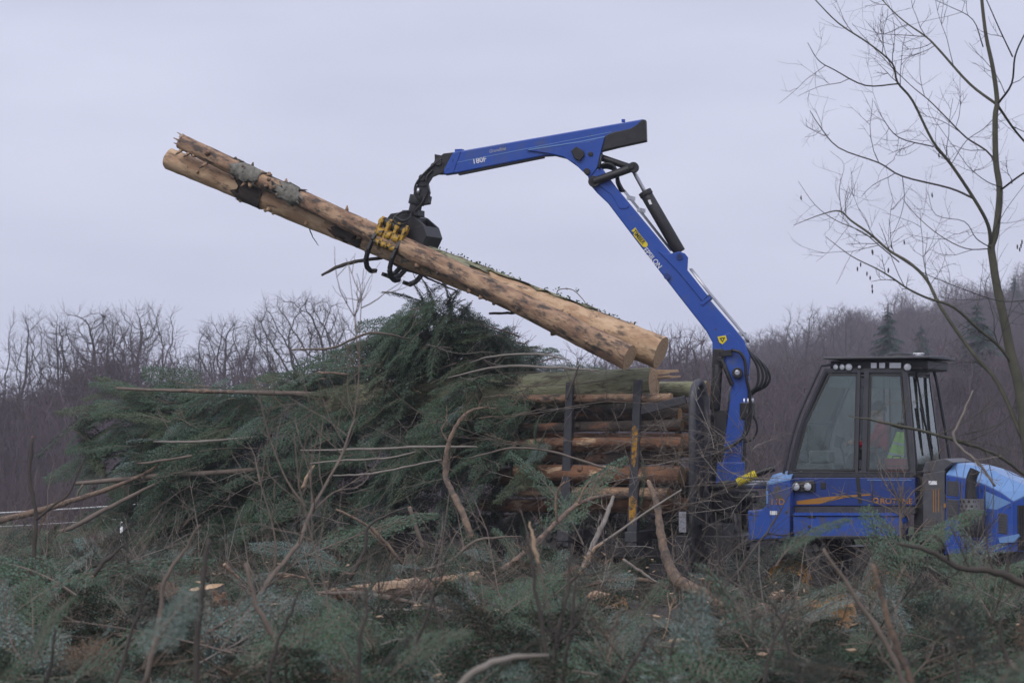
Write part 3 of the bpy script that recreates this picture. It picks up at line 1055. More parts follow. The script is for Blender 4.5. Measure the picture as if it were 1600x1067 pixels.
mb = MB()                                           # slew base
c = B(1140, 770); 
mb.lathe([(.36, -.32), (.40, -.28), (.40, -.1), (.30, -.06), (.30, .12), (.24, .2), (0, .2)], (c.x, c.y, c.z), (0, 0, 1), 28)
mb.box((c.x, 0, 1.12), (.8, 1.1, .3))
mb.cyl((c.x - .5, c.y - .3, c.z - .05), (c.x + .55, c.y - .3, c.z - .05), .10, 16)
part(mb, 'crane_base', M['black'])
mb = MB()
mb.cyl(B(1130, 757, .5), B(1205, 757, .5), .062, 16)
mb.box(B(1068, 815, .75), (.12, .1, .32))
mb.build_split('slew_cylinder', M['silver'], fw)
mb = MB()                                           # pillar
bprism(mb, [(1144, 590), (1170, 588), (1168, 625), (1160, 690), (1157, 752), (1126, 752), (1132, 690), (1140, 630)], .15, -.15)
bprism(mb, [(1120, 722), (1163, 722), (1163, 760), (1118, 760)], .20, -.20)
pil = part(mb, 'crane_pillar', M['blue'])
mb = MB()
p = B(1153, 583, 0)
mb.cyl(p - BNl * .24, p + BNl * .24, .085, 20)
part(mb, 'pivot_pin', M['black'])
mb = MB(); p = B(1153, 583, 0); mb.cyl(p - BNl * .255, p - BNl * .20, .045, 16)
part(mb, 'pivot_cap', M['silver'])

# main boom: box section, outline from the photograph at its own plane
mb = MB()
bprism(mb, [(917, 268), (940, 262), (962, 292), (1063, 414), (1100, 458), (1145, 510), (1162, 531), (1172, 556), (1170, 585), (1160, 600),
            (1143, 598), (1128, 566), (1113, 556), (1113, 535), (1104, 518), (1060, 462), (1000, 384), (950, 318), (933, 302), (921, 288)], .13, -.13)
boom = part(mb, 'main_boom', M['blue'], bevel=.02)
mb = MB()                                           # raised side plates and brackets on the boom
bprism(mb, [(1049, 396), (1062, 393), (1070, 396), (1075, 402), (1074, 422), (1106, 462), (1098, 471), (1060, 425), (1028, 392), (1040, 397)], .155, .10)
bprism(mb, [(1049, 396), (1062, 393), (1070, 396), (1075, 402), (1074, 422), (1106, 462), (1098, 471), (1060, 425), (1028, 392), (1040, 397)], -.10, -.155)
bprism(mb, [(935, 289), (944, 286), (963, 306), (983, 322), (979, 326), (968, 326), (957, 306)], .145, .11)
bprism(mb, [(1094, 474), (1109, 462), (1112, 466), (1097, 478)], .15, -.15)
bprism(mb, [(1122, 527), (1140, 520), (1158, 540), (1166, 570), (1163, 590), (1148, 600), (1136, 590), (1134, 560)], .15, .12)
mb.build_split('side_plate', M['blue'], boom, .006)
mb = MB()
for (a, b) in ((1042, 432), (1062, 401)):
    p = B(a, b, .15); mb.cyl(p + BNl * .05, p - BNl * .03, .05, 14)
mb.build_split('boom_pin', M['blue_dark'], boom)
mb = MB()
p = B(1062, 401, .16); mb.cyl(p, p - BNl * .02, .028, 12)
for (a, b, r) in ((917, 268, .05), (928, 284, .055), (900, 240, .0)):
    if r: 
        p = B(a, b, .2); mb.cyl(p + BNl * .36, p - BNl * .03, r, 16)
bprism(mb, [(1124, 548), (1143, 546), (1145, 555), (1126, 557)], .21, .14)
mb.build_split('boom_pivot', M['black'], boom, .004)
# silver pipes along the back of the boom
mb = MB()
for o, dx in ((.08, 0), (.02, 1.5), (-.05, 2.5)):
    mb.tube([B(x + dx, y, o) for x, y in ((972, 296), (978, 303), (1048, 392))], .013, 6)
    mb.tube([B(x + dx, y, o) for x, y in ((1078, 420), (1105, 455), (1150, 509), (1164, 526), (1168, 535))], .015, 6)
for (a, b) in ((986, 312), (1002, 331), (1107, 466), (1160, 524)):
    mb.box(B(a, b - 2, 0), (.06, .24, .06))
mb.build_split('hydraulic_pipe', M['silver'], boom)
# decals
dq = (B(1014, 385, .135) - B(985, 350, .135)).normalized()
dn = -BNl
du = dn.cross(dq)
mb = MB()
def along(px, py, s, t, o=.0015):
    return B(px, py, .1335) + dq * s + du * t
ol = [(0, .02), (.0, .115), (.10, .10), (.40, .10), (.44, .085), (.455, .055), (.44, .02), (.40, 0), (.10, 0), (.06, .04)]
q0 = B(985, 362, .1335)
mb.prism([q0 + dq * s * .78 + du * t * .9 for s, t in ol], dn * .003)
mb.build('yellow_sticker', M['decal_yellow'], boom)
lettering('TIMBER', 'sticker_lettering', boom, q0 + dq * .02 + du * .018 + dn * .0045, dq, du, .095, M['decal_black'], .002, thick=.002, squeeze=.84)
q1 = B(1004.5, 391, .1335)
lettering('EPSILON', 'boom_lettering', boom, q1 + dq * .0 + du * .0 + dn * .002, dq, du, .115, M['decal_white'], .002, thick=.001, squeeze=.9)
p = B(1128, 531, .152)
mb = MB()
mb.prism([B(1121, 526, .152), B(1134, 524, .152), B(1136, 531, .152), B(1129, 538, .152), B(1124, 535, .152)], dn * .003)
mb.build('warning_sticker', M['decal_yellow'], boom)
mb = MB()
mb.prism([B(1124, 528, .1555), B(1133, 527, .1555), B(1129, 535, .1555)], dn * .002)
mb.prism([B(1127, 529.5, .158), B(1130.5, 529, .158), B(1129, 532.5, .158)], dn * .001, 1)
mb.build('warning_mark', [M['decal_black'], M['decal_yellow']], boom)

# outer boom
mb = MB()
bprism(mb, [(708, 238), (1003, 186.5), (1008, 187), (1009, 219), (965, 229), (940, 236), (932, 262), (917, 275), (905, 262), (884, 247), (866, 242.5), (850, 243.5), (715, 270), (694, 273), (693, 266)], .115, -.115)
ob = part(mb, 'outer_boom', M['blue'], bevel=.018)
mb = MB()                                           # triangular knuckle plate proud of the box
pl = [(823, 235), (880, 226), (915, 222), (945, 214), (939, 236), (933, 262), (922, 277), (910, 268), (898, 256), (880, 245), (858, 240)]
bprism(mb, pl, .15, .10); bprism(mb, pl, -.10, -.15)
mb.build_split('knuckle_plate', M['blue'], ob, .008)
mb = MB()
bprism(mb, [(942, 214), (955, 208), (985, 201), (995, 195), (1003, 187), (1009, 187.5), (1010, 220), (966, 229.5), (940, 236)], .121, -.121)
mb.build('black_tail', M['black'], ob, .008)
mb = MB()
bprism(mb, [(716, 268), (848, 241.5), (850, 246), (716, 273)], .09, -.09)
mb.build('extension_underside', M['black'], ob)
mb = MB()
bprism(mb, [(892, 236), (900, 229), (912, 236), (913, 243), (905, 252), (897, 247)], .21, .14)
p = B(923, 241, .15); mb.cyl(p + BNl * .03, p - BNl * .02, .04, 12)
mb.build('valve_cover', M['black'], ob, .01)
mb = MB()
for (a, b) in ((708, 251), (701, 263)):
    p = B(a, b, .115); mb.cyl(p + BNl * .02, p - BNl * .015, .022, 10)
mb.box(B(718, 236, 0), (.12, .12, .05)); mb.box(B(974, 189, 0), (.05, .05, .05))
bprism(mb, [(711, 238), (720, 236.5), (708, 270), (697, 272)], .13, -.13)
mb.build_split('end_flange', M['blue'], ob, .006)
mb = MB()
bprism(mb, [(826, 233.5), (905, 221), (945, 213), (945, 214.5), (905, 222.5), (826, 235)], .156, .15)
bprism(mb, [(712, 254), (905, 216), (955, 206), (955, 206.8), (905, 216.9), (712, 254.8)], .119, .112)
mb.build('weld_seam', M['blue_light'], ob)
ox = (B(880, 220, .12) - B(740, 247, .12)).normalized(); ou = dn.cross(ox)
lettering('180F', 'boom_lettering', ob, B(738.5, 256.5, .117), ox, ou, .115, M['decal_white'], .002, thick=.0015, squeeze=1.02)
lettering('Grandline', 'script_lettering', ob, B(764, 239.5, .117), ox, ou, .075, M['silver'], .002, shear=.45, squeeze=.92)

# knuckle links and cylinder
def brod(mb, a, b, r, off=0.0, n=14):
    return mb.cyl(B(a[0], a[1], off), B(b[0], b[1], off), r, n)
mb = MB()
for off in (.19, -.19):
    brod(mb, (928, 284), (989, 262), .065, off)
    p = B(928, 284, off); mb.cyl(p + BNl * .04, p - BNl * .04, .09, 16)
    p = B(990, 262, off); mb.cyl(p + BNl * .05, p - BNl * .05, .085, 16)
brod(mb, (938, 246), (985, 262), .055, .0)
p = B(988, 262, 0); mb.cyl(p + BNl * .26, p - BNl * .26, .05, 14)
part(mb, 'knuckle_link', M['black'], bevel=.006)
mb = MB(); brod(mb, (988, 264), (1009, 303), .033, 0)
part(mb, 'cylinder_rod', M['silver'])
mb = MB(); brod(mb, (1008, 301), (1062, 394), .098, 0, 22)
brod(mb, (1007, 299), (1011, 306), .11, 0, 22)
cy = part(mb, 'boom_cylinder', M['black'], bevel=.008)
mb = MB(); mb.prism([B(1012, 313, .104), B(1016, 312, .104), B(1019, 319, .104), B(1015, 320, .104)], dn * .002)
mb.build('cylinder_label', M['decal_white'], cy)
# hoses at the knuckle
mb = MB()
for k in range(4):
    o = .09 - .06 * k
    mb.tube(catmull([B(934, 262 + k, o), B(946, 256 + 2 * k, o), B(958, 259 + 2 * k, o), B(964, 270 + k, o), B(967 - k, 285, o), B(975 - 1.5 * k, 300, o)]), .024, 7)
mb.tube(catmull([B(940, 240, .1), B(938, 252, .15), B(936, 264, .15)]), .022, 6)
mb.build_split('knuckle_hose', M['hose'], fw)
# lift cylinder
mb = MB()
brod(mb, (1121, 570), (1117, 640), .085, .1, 18); brod(mb, (1121, 570), (1117, 640), .085, -.12, 18)
brod(mb, (1128, 562), (1144, 602), .035, .2)
p = B(1126, 562, 0); mb.cyl(p + BNl * .2, p - BNl * .22, .045)
bprism(mb, [(1114, 545), (1131, 545), (1131, 574), (1112, 574)], .16, -.16)
bprism(mb, [(1110, 640), (1136, 640), (1134, 760), (1106, 760)], .13, -.13)
part(mb, 'lift_cylinder', M['black'], bevel=.01)
# hoses behind the boom foot
mb = MB()
for k, (dx, dy, o) in enumerate(((0, 0, .1), (7, -3, .03), (13, -4, -.04), (18, -2, -.1))):
    mb.tube(catmull([B(1163, 540, o), B(1174, 556 + dy, o), B(1183 + dx * .6, 572 + dy, o), B(1185 + dx, 590 + dy, o), B(1182 + dx * .8, 603, o), B(1174 + dx * .3, 612, o), B(1170, 622, o), B(1168, 640, o)]), .022, 7)
mb.tube(catmull([B(1143, 547, .22), B(1156, 551, .25), B(1164, 565, .25), B(1166, 590, .25), B(1172, 620, .22), B(1172, 655, .2), B(1164, 680, .22), B(1140, 698, .25), B(1110, 712, .3)]), .026, 7)
mb.tube(catmull([B(1170, 640, .15), B(1180, 655, .15), B(1183, 672, .15), B(1176, 686, .15), B(1164, 690, .2)]), .018, 6)
mb.tube(catmull([B(1168, 640, .2), B(1165, 670, .2), B(1157, 688, .22), B(1130, 703, .25), B(1090, 716, .3)]), .024, 6)
hs = mb.build_split('boom_hose', M['hose'], fw)[0]
mb = MB()
for a in (1163, 1169, 1175):
    brod(mb, (a, 622), (a, 634), .034, .12, 8)
mb.build_split('hose_fitting', M['silver'], hs)
mb = MB(); mb.box(B(1168, 642, .1), (.2, .2, .26))
part(mb, 'valve_block', M['black'])
# hose with yellow sleeve
h0 = [B(1110, 762, .55), B(1145, 757, .6), B(1165, 748, .6), B(1188, 738, .6), B(1210, 731, .6)]
mb = MB(); mb.tube(catmull(h0), .055, 10)
sl = part(mb, 'feed_hose', M['hose'])
mb = MB()
cu_ = catmull([B(1152, 754, .6), B(1165, 748, .6), B(1182, 740.5, .6)], 6)
for i in range(len(cu_) - 1):
    mb.tube([cu_[i], cu_[i].lerp(cu_[i + 1], .86)], [.068, .068], 12)
mb.build('yellow_sleeve', M['decal_yellow'], sl)

# boom tip, link, rotator
mb = MB()
bprism(mb, [(693, 240), (710, 238), (706, 250), (696, 272), (680, 272), (678, 252)], .09, -.09)
bprism(mb, [(679, 241), (690, 243), (688, 254), (679, 252)], .05, -.05)
bprism(mb, [(684, 250), (694, 252), (692, 270), (676, 277), (668, 290), (660, 292), (651, 289), (655, 276), (667, 269), (674, 256)], .10, .05)
bprism(mb, [(684, 250), (694, 252), (692, 270), (676, 277), (668, 290), (660, 292), (651, 289), (655, 276), (667, 269), (674, 256)], -.05, -.10)
for (a, b) in ((687, 255), (661, 279)):
    p = B(a, b, 0); mb.cyl(p + BNl * .13, p - BNl * .13, .055, 14)
part(mb, 'boom_tip_link', M['black'], bevel=.006)
mb = MB()
brod(mb, (662, 280), (654, 312), .075, 0, 18)
bprism(mb, [(650, 290), (668, 286), (671, 300), (668, 312), (646, 316), (646, 302)], .08, -.08)
bprism(mb, [(660, 308), (672, 306), (670, 318), (658, 320)], .11, -.11)
brod(mb, (651, 316), (647, 334), .10, 0, 20)
brod(mb, (653, 306), (650, 320), .13, 0, 20)
mb.tube(catmull([B(676, 266, .11), B(666, 278, .14), B(668, 296, .13), B(660, 316, .14), B(648, 330, .13)]), .018, 6)
mb.tube(catmull([B(690, 248, .11), B(672, 262, .13), B(652, 284, .13), B(648, 300, .13), B(655, 312, .12)]), .018, 6)
rt = part(mb, 'rotator', M['black'], bevel=.006)
mb = MB(); brod(mb, (654.5, 294), (652, 304), .03, .10, 8)
mb.build('rotator_pin', M['silver'], rt)

# grapple: its own frame.  g along log, s across towards camera, z up
GA = to_local(P(262, 247, 47.1)); GBp = to_local(P(1024, 547, 43.7))
gx = (GBp - GA).normalized()
gs = gx.cross(Vector((0, 0, 1))).normalized()          # horizontal across
if to_world(gs).y > FO.y: gs = -gs                     # towards the camera
gz_ = gs.cross(gx); gz_ = gz_ if gz_.z > 0 else -gz_
tt = (622 - 262) / (1024 - 262)
GC = to_local(hit(624, 392, to_world(GA.lerp(GBp, tt)) - BN * .19, BN))
def G(a, s, z):
    return GC + gx * a + gs * s * 1.3 + gz_ * z
mb = MB()                                              # black housing: two plates and cross tubes
for s0 in (-.33, .06):
    pl = [(-.34, .24), (-.36, .36), (-.30, .52), (-.10, .62), (.10, .62), (.34, .54), (.42, .40), (.42, .10), (.25, .06), (.12, .22)]
    mb.prism([G(a, s0, z) for a, z in pl], gs * .06)
mb.prism([G(a, -.33, z) for a, z in ((.20, .08), (.42, .04), (.46, .40), (.34, .54), (.20, .46))], gs * .62)
mb.prism([G(a, -.30, z) for a, z in ((-.32, .36), (-.27, .52), (-.08, .61), (.10, .61), (.14, .50), (-.05, .46))], gs * .50)
mb.cyl(G(-.30, .22, .38), G(.16, .22, .34), .075, 14)
mb.cyl(G(-.30, -.28, .38), G(.16, -.28, .34), .075, 14)
mb.box(G(.02, 0, .64), (.28, .28, .10))
gh = part(mb, 'grapple_frame', M['black'], bevel=.01)
mb = MB()
mb.tube(catmull([G(.0, .12, .66), G(-.08, .2, .60), G(-.12, .26, .48), G(.02, .3, .42), (G(.12, .24, .5))]), .018, 6)
mb.tube(catmull([G(.06, .12, .66), G(.12, .22, .58), G(.05, .28, .50), G(-.10, .26, .52)]), .018, 6)
mb.build('grapple_hose', M['hose'], gh)
mb = MB()                                              # yellow lever plates and cross tubes on the near side
for a in (-.30, -.15, .0, .15):
    pl = [(.20, .42), (.26, .46), (.31, .40), (.33, .22), (.36, .04), (.30, .00), (.27, .18), (.22, .30)]
    mb.prism([G(a - .025, s, z) for s, z in pl], gx * .05)
    mb.cyl(G(a - .04, .27, .37), G(a + .04, .27, .37), .05, 12)
for a0, a1 in ((-.275, -.175), (-.125, -.025), (.025, .125)):
    mb.cyl(G(a0, .31, .20), G(a1, .31, .20), .075, 16)
    mb.cyl(G(a0, .335, .04), G(a1, .335, .04), .05, 14)
gy = part(mb, 'grapple_arm', M['yellow'], bevel=.006)
mb = MB()
for a in (-.15, .0, .15):
    mb.prism([G(a - .025, -.33 - s, z) for s, z in ((-.05, .42), (.0, .46), (.06, .3), (.08, .05), (.02, .0), (0, .2))], gx * .05)
mb.cyl(G(-.2, -.37, .2), G(.2, -.37, .2), .07, 14)
mb.box(G(.44, -.1, .14), (.05, .3, .2))
part(mb, 'grapple_arm', M['yellow'], bevel=.006)
def tine(a, sgn, reach):
    mb = MB()
    pth = [(.30, .16), (.36, .04), (.385, -.12), (.36, -.28), (.26, -.40), (.12, -.46), (-.02 - reach, -.44)]
    for i in range(len(pth) - 1):
        (s0, z0), (s1, z1) = pth[i], pth[i + 1]
        w0_, w1_ = .055 - .004 * i, .055 - .004 * (i + 1)
        A_, B_ = G(a, sgn * s0, z0), G(a, sgn * s1, z1)
        nrm = (B_ - A_).normalized().cross(gx).normalized()
        mb.loft([A_ + nrm * w0_ - gx * .025, A_ - nrm * w0_ - gx * .025, A_ - nrm * w0_ + gx * .025, A_ + nrm * w0_ + gx * .025],
                [B_ + nrm * w1_ - gx * .025, B_ - nrm * w1_ - gx * .025, B_ - nrm * w1_ + gx * .025, B_ + nrm * w1_ + gx * .025])
    return mb
for a in (-.29, .16):
    part(tine(a, 1, 0), 'grapple_tine', M['black'], bevel=.006)
for a in (-.10, .0, .30):
    part(tine(a, -1, .05), 'grapple_tine', M['black'], bevel=.006)

# --- cab
def CB(px, py):            # lower near plane
    return L(px, py, -.74)
def CT(px, py):
    return L(px, py, -.62)
def mir(p):
    return Vector((p.x, -p.y, p.z))
nrb, nrt = CB(1234, 742), CT(1291, 579)
nfb, nft = CB(1428, 742), CT(1414, 580)
nmb, nmt = CB(1343, 742), CT(1348, 579)
nrm_ = nrb.lerp(nrt, .5) + Vector((-.07, -.01, 0))         # bowed rear pillar
def mirc(p):
    return Vector((p.x, -p.y + .2, p.z))
frb, frt, ffb, fft, fmb, fmt = map(mirc, (nrb, nrt, nfb, nft, nmb, nmt))
frm_ = mirc(nrm_)
mb = MB()
def pillar(pts, r, n=6):
    mb.tube(pts, r, n, True, 0, False)
for a, m_, b in ((nrb, nrm_, nrt), (frb, frm_, frt)):
    mb.tube(catmull([a, m_, b], 5), .042, 6, True, 0, False)
    off = Vector((-.10, 0, .02))
    mb.tube(catmull([a + off, m_ + off * 1.05, b + off * .8 + Vector((0, 0, .06))], 5), .022, 6)
mb.tube([nrt + Vector((-.08, 0, .08)), nrt + Vector((.3, 0, .10))], .022, 6)
for a, b in ((nfb, nft), (ffb, fft)):
    mb.bar(a, b, .08, .07, (0, 1, 0))
mb.bar(nmb + Vector((.075, 0, 0)), nmt + Vector((.07, 0, .0)), .08, .07, (0, 1, 0))
mb.bar(nmb + Vector((-.04, -.015, 0)), nmt + Vector((-.05, -.015, .0)), .05, .05, (0, 1, 0))
for a, b in ((nrt, nft), (frt, fft), (nrt, frt), (nft, fft), (fmt, nmt)):
    mb.bar(a, b, .07, .06)
for a, b in ((nrb, nfb), (frb, ffb), (nrb, frb), (nfb, ffb)):
    mb.bar(a, b, .07, .07)
mb.bar(nrb + Vector((0, -.03, .04)), nfb + Vector((0, -.03, .04)), .02, .022)
# bowed outer bars on the front window side
for a, b in ((nfb, nft), (ffb, fft)):
    e = Vector((.22, 0, 0))
    if a.y > 0:
        mb.tube(catmull([a + e * .9, a.lerp(b, .55) + e * .75, b + e * .5 + Vector((0, 0, .02)), b + Vector((0, 0, .05))], 5), .028, 6)
cabf = part(mb, 'cab_frame', M['frame'], bevel=.01)
# floor and back inside
mb = MB()
mb.box(((nrb.x + nfb.x) / 2, 0, nrb.z - .03), (nfb.x - nrb.x - .1, 1.34, .06))
part(mb, 'cab_floor', M['console'])
# glass
def pane(corners, name='window', th=.012, rim=.04):
    c = sum(corners, Vector()) / len(corners)
    n = (corners[1] - corners[0]).cross(corners[2] - corners[0]).normalized()
    q = [p.lerp(c, .02) for p in corners]
    g = MB(); g.prism(q, n * th)
    w = g.build(name, M['glass'], fw)
    s = MB()
    for i in range(len(q)):
        j = (i + 1) % len(q)
        s.bar(q[i] + n * th / 2, q[j] + n * th / 2, .03, .03, n)
    s.build('window_seal', M['decal_black'], w)
    return w
sh = Vector((.03, 0, 0))
pane([nrb + Vector((.06, 0, .06)), nmb + Vector((-.07, 0, .06)), nmt + Vector((-.08, 0, -.05)), nrt + Vector((.05, 0, -.05)), nrm_ + Vector((.045, 0, 0))])
pane([nmb + Vector((.13, 0, .06)), nfb + Vector((-.06, 0, .06)), nft + Vector((-.06, 0, -.05)), nmt + Vector((.12, 0, -.05))])
pane([frb + Vector((.06, 0, .06)), fmb + Vector((-.02, 0, .06)), fmt + Vector((-.03, 0, -.05)), frt + Vector((.05, 0, -.05)), frm_ + Vector((.045, 0, 0))])
pane([fmb + Vector((.06, 0, .06)), ffb + Vector((-.06, 0, .06)), fft + Vector((-.06, 0, -.05)), fmt + Vector((.05, 0, -.05))])
dz = Vector((0, .05, 0))
pane([nfb + dz + Vector((.03, 0, .06)), ffb - dz + Vector((.03, 0, .06)), fft - dz + Vector((.03, 0, -.05)), nft + dz + Vector((.03, 0, -.05))])
pane([nrb + dz + Vector((0, 0, .06)), frb - dz + Vector((0, 0, .06)), frm_ - dz, nrm_ + dz])
pane([nrm_ + dz, frm_ - dz, frt - dz + Vector((0, 0, -.05)), nrt + dz + Vector((0, 0, -.05))])
# sun blind band inside the top of the windows
mb = MB()
for a, b in ((nrt, nmt), (nmt, nft)):
    a2, b2 = a + Vector((.08, .05, -.03)), b + Vector((-.05, .05, -.03))
    mb.prism([a2, b2, b2 + Vector((.02, -.01, -.24)), a2 + Vector((-.1, -.01, -.24))], (0, .01, 0))
part(mb, 'sun_blind', M['blind'])
# roof
zt = nrt.z
rx0, rx1 = L(1296, 570, -.6).x, L(1450, 570, -.55).x
mb = MB()
mb.box(((rx0 + rx1) / 2, .1, zt + .075), (rx1 - rx0, 1.34, .15))
mb.box(((rx0 + rx1) / 2 - .02, .1, zt + .02), (rx1 - rx0 - .1, 1.42, .05))
part(mb, 'roof_box', M['black'], bevel=.03)
mb = MB()
r0 = L(1286, 565, -.78); r1 = L(1452, 563, -.78)
zr = zt + .17
mb.loft([Vector((r0.x, -.78, zr)), Vector((r1.x, -.78, zr)), Vector((r1.x + .05, 0, zr)), Vector((r1.x, .95, zr)), Vector((r0.x, .95, zr))],
        [Vector((r0.x, -.78, zr + .035)), Vector((r1.x, -.78, zr + .035)), Vector((r1.x + .05, 0, zr + .06)), Vector((r1.x, .95, zr + .035)), Vector((r0.x, .95, zr + .035))])
rf = part(mb, 'roof', M['panel'], bevel=.01)
mb = MB()
mb.lathe([(.24, 0), (.22, .04), (.12, .07), (0, .075)], ((r0.x * .38 + r1.x * .62), -.1, zr + .045), (0, 0, 1), 24)
mb.build('roof_hatch', M['black'], rf)
mb = MB()
mb.cyl(Vector((r1.x - .28, -.3, zr + .03)), Vector((r1.x - .28, -.3, zr + .085)), .07, 16)
mb.box(Vector((r1.x - .28, -.3, zr + .08)), (.16, .1, .03))
mb.build('beacon', M['silver'], rf, .005)
def lamp(c, axis, r, name='work_light', parent=fw):
    c, axis = Vector(c), Vector(axis).normalized()
    mb = MB()
    mb.lathe([(r * .5, -.09), (r * .95, -.06), (r * 1.08, .0), (r * 1.08, .012), (r * .9, .012)], c, axis, 20)
    lp = mb.build(name, M['black'], parent)
    g = MB(); g.lathe([(r * .92, .004), (r * .7, .016), (r * .35, .022), (0, .024)], c, axis, 20)
    g.build('lens', M['lens'], lp)
    return lp
for (a, ax, r) in ((1306, (-.3, -1, 0), .05), (1316, (-.15, -1, 0), .05), (1326.5, (0, -1, -.05), .062), (1418, (.25, -1, -.05), .062), (1343, (0, -1, 0), .03)):
    lamp(L(a, 573.5, -.66), ax, r)
mb = MB()
for a in (1366, 1379, 1395, 1404):
    mb.box(L(a, 571, -.61), (.09, .06, .08))
mb.build_split('roof_bracket', M['silver'], fw)
# wipers and door fittings
mb = MB()
wa = Vector((nft.x + .03, -.1, nft.z)); wb = nfb.lerp(ffb, .45) + Vector((.06, 0, .1))
mb.bar(wa + Vector((.03, -.05, 0)), wb + Vector((.02, 0, .2)), .025, .025, (0, 1, 0))
mb.bar(nft.lerp(nfb, .35) + Vector((.08, .45, 0)), wb + Vector((.03, .05, .3)), .03, .02, (0, 1, 0))
mb.bar(wa + Vector((.02, .05, 0)), nft.lerp(nfb, .6) + Vector((.08, .52, 0)), .02, .02, (0, 1, 0))
mb.build_split('wiper', M['decal_black'], fw)
mb = MB()
for (a, b) in ((1355, 598), (1352, 733)):
    mb.box(L(a, b, -.70 if b > 650 else -.64), (.06, .06, .13))
mb.build_split('door_hinge', M['frame'], fw)
mb = MB()
p = L(1407, 665, -.70); mb.cyl(p, p + Vector((0, -.05, 0)), .05, 16); mb.box(p + Vector((-.05, -.05, 0)), (.14, .03, .035))
part(mb, 'door_handle', M['decal_black'], bevel=.005)
# far side mirror and near mirror
mb = MB()
mb.box(L(1412, 608, -.55), (.05, .14, .3))
part(mb, 'mirror', M['decal_black'], bevel=.02)

# --- cab interior
mb = MB()
sx = L(1376, 700, 0).x
zs = nrb.z
mb.box((sx + .0, 0, zs + .14), (.44, .48, .14))
mb.box((sx, 0, zs + .02), (.3, .3, .14))
mb.loft([Vector((sx + .17, -.24, zs + .2)), Vector((sx + .17, .24, zs + .2)), Vector((sx + .29, .24, zs + .2)), Vector((sx + .29, -.24, zs + .2))],
        [Vector((sx + .29, -.2, zs + .82)), Vector((sx + .29, .2, zs + .82)), Vector((sx + .39, .2, zs + .82)), Vector((sx + .39, -.2, zs + .82))])
mb.box((sx + .40, 0, zs + .95), (.09, .28, .2))
for s in (-.32, .32):
    mb.box((sx - .08, s, zs + .36), (.42, .1, .08))
part(mb, 'seat', M['seat'], bevel=.04)
mb = MB()
for s in (-.32, .32):
    mb.cyl((sx - .26, s, zs + .38), (sx - .28, s, zs + .52), .022, 10)
    mb.box((sx - .285, s, zs + .54), (.05, .05, .07))
mb.build_split('control_lever', M['decal_black'], fw)
mb = MB()
px0 = L(1300, 727, -.2)
mb.box((nrb.x + .35, 0, zs + .10), (.6, 1.1, .18))
mb.box((nrb.x + .42, -.42, zs + .28), (.34, .32, .2))
part(mb, 'dashboard', M['console'], bevel=.04)
mb = MB()
swc = L(1299, 724, -.1)
ax = Vector((.5, 0, 1)).normalized()
ring = []
xa = ax.orthogonal().normalized(); ya = ax.cross(xa)
for i in range(25):
    a = 2 * math.pi * i / 24
    ring.append(swc + (xa * math.cos(a) + ya * math.sin(a)) * .19)
mb.tube(ring, .017, 8)
for i in (0, 8, 16):
    mb.cyl(swc - ax * .03, ring[i], .012, 6)
mb.cyl(swc, swc - ax * .3, .03, 10)
part(mb, 'steering_wheel', M['decal_black'])
mb = MB()
mc = L(1311, 690, .0)
rot = Matrix.Rotation(math.radians(12), 3, 'Y') @ Matrix.Rotation(math.radians(40), 3, 'Z')
mb.box(mc, (.045, .22, .18), rot)
mb.cyl(mc + Vector((.03, 0, -.05)), mc + Vector((.1, .05, -.42)), .02, 8)
mb.box(mc + Vector((.08, .05, -.2)), (.08, .06, .06))
mon = part(mb, 'monitor', M['decal_black'], bevel=.008)
s = MB(); s.box(mc + rot @ Vector((.024, 0, 0)), (.004, .19, .145), rot)
s.build('screen', M['paper'], mon)

# --- body panels
def panel(pts, y, th, name, m, bevel=.012, parent=fw, label=None):
    mb = MB(); mb.prism(PL(pts, y), (0, th, 0))
    return part(mb, name, m, parent, bevel, label)
panel([(1232, 746), (1430, 746), (1430, 790), (1240, 790), (1236, 770)], -.78, 1.5, 'cab_base', M['blue_dark'])
panel([(1240, 790.5), (1430, 790.5), (1430, 803), (1242, 803)], -.76, 1.4, 'sill', M['grey'])
mb = MB()
mb.prism(PL([(1239, 806), (1406, 806), (1410, 815), (1408, 836), (1396, 839), (1242, 839), (1239, 832)], -1.0), (0, .45, 0))
sb = part(mb, 'step_box', M['blue_mud'], bevel=.02)
mb = MB()
a, b = L(1240, 803.5, -1.02), L(1404, 804, -1.02)
mb.bar(a + Vector((0, .2, 0)), b + Vector((0, .2, 0)), .42, .03)
for i in range(40):
    q = a.lerp(b, (i + .5) / 40); mb.box(q + Vector((0, .03, .022)), (.025, .025, .018))
mb.build('tread_plate', M['blue'], sb)
mb = MB()
for a_ in (1265, 1310, 1368):
    p = L(a_, 822, -1.0); mb.cyl(p + Vector((0, .01, 0)), p + Vector((0, -.02, 0)), .022, 8)
mb.prism(PL([(1262, 804), (1274, 804), (1274, 809), (1262, 809)], -1.01), (0, .02, 0))
mb.build_split('latch', M['decal_black'], sb)
mb = MB()
mb.bar(L(1252, 839, -.9), L(1404, 839, -.9), .3, .05)
part(mb, 'under_shield', M['black'])
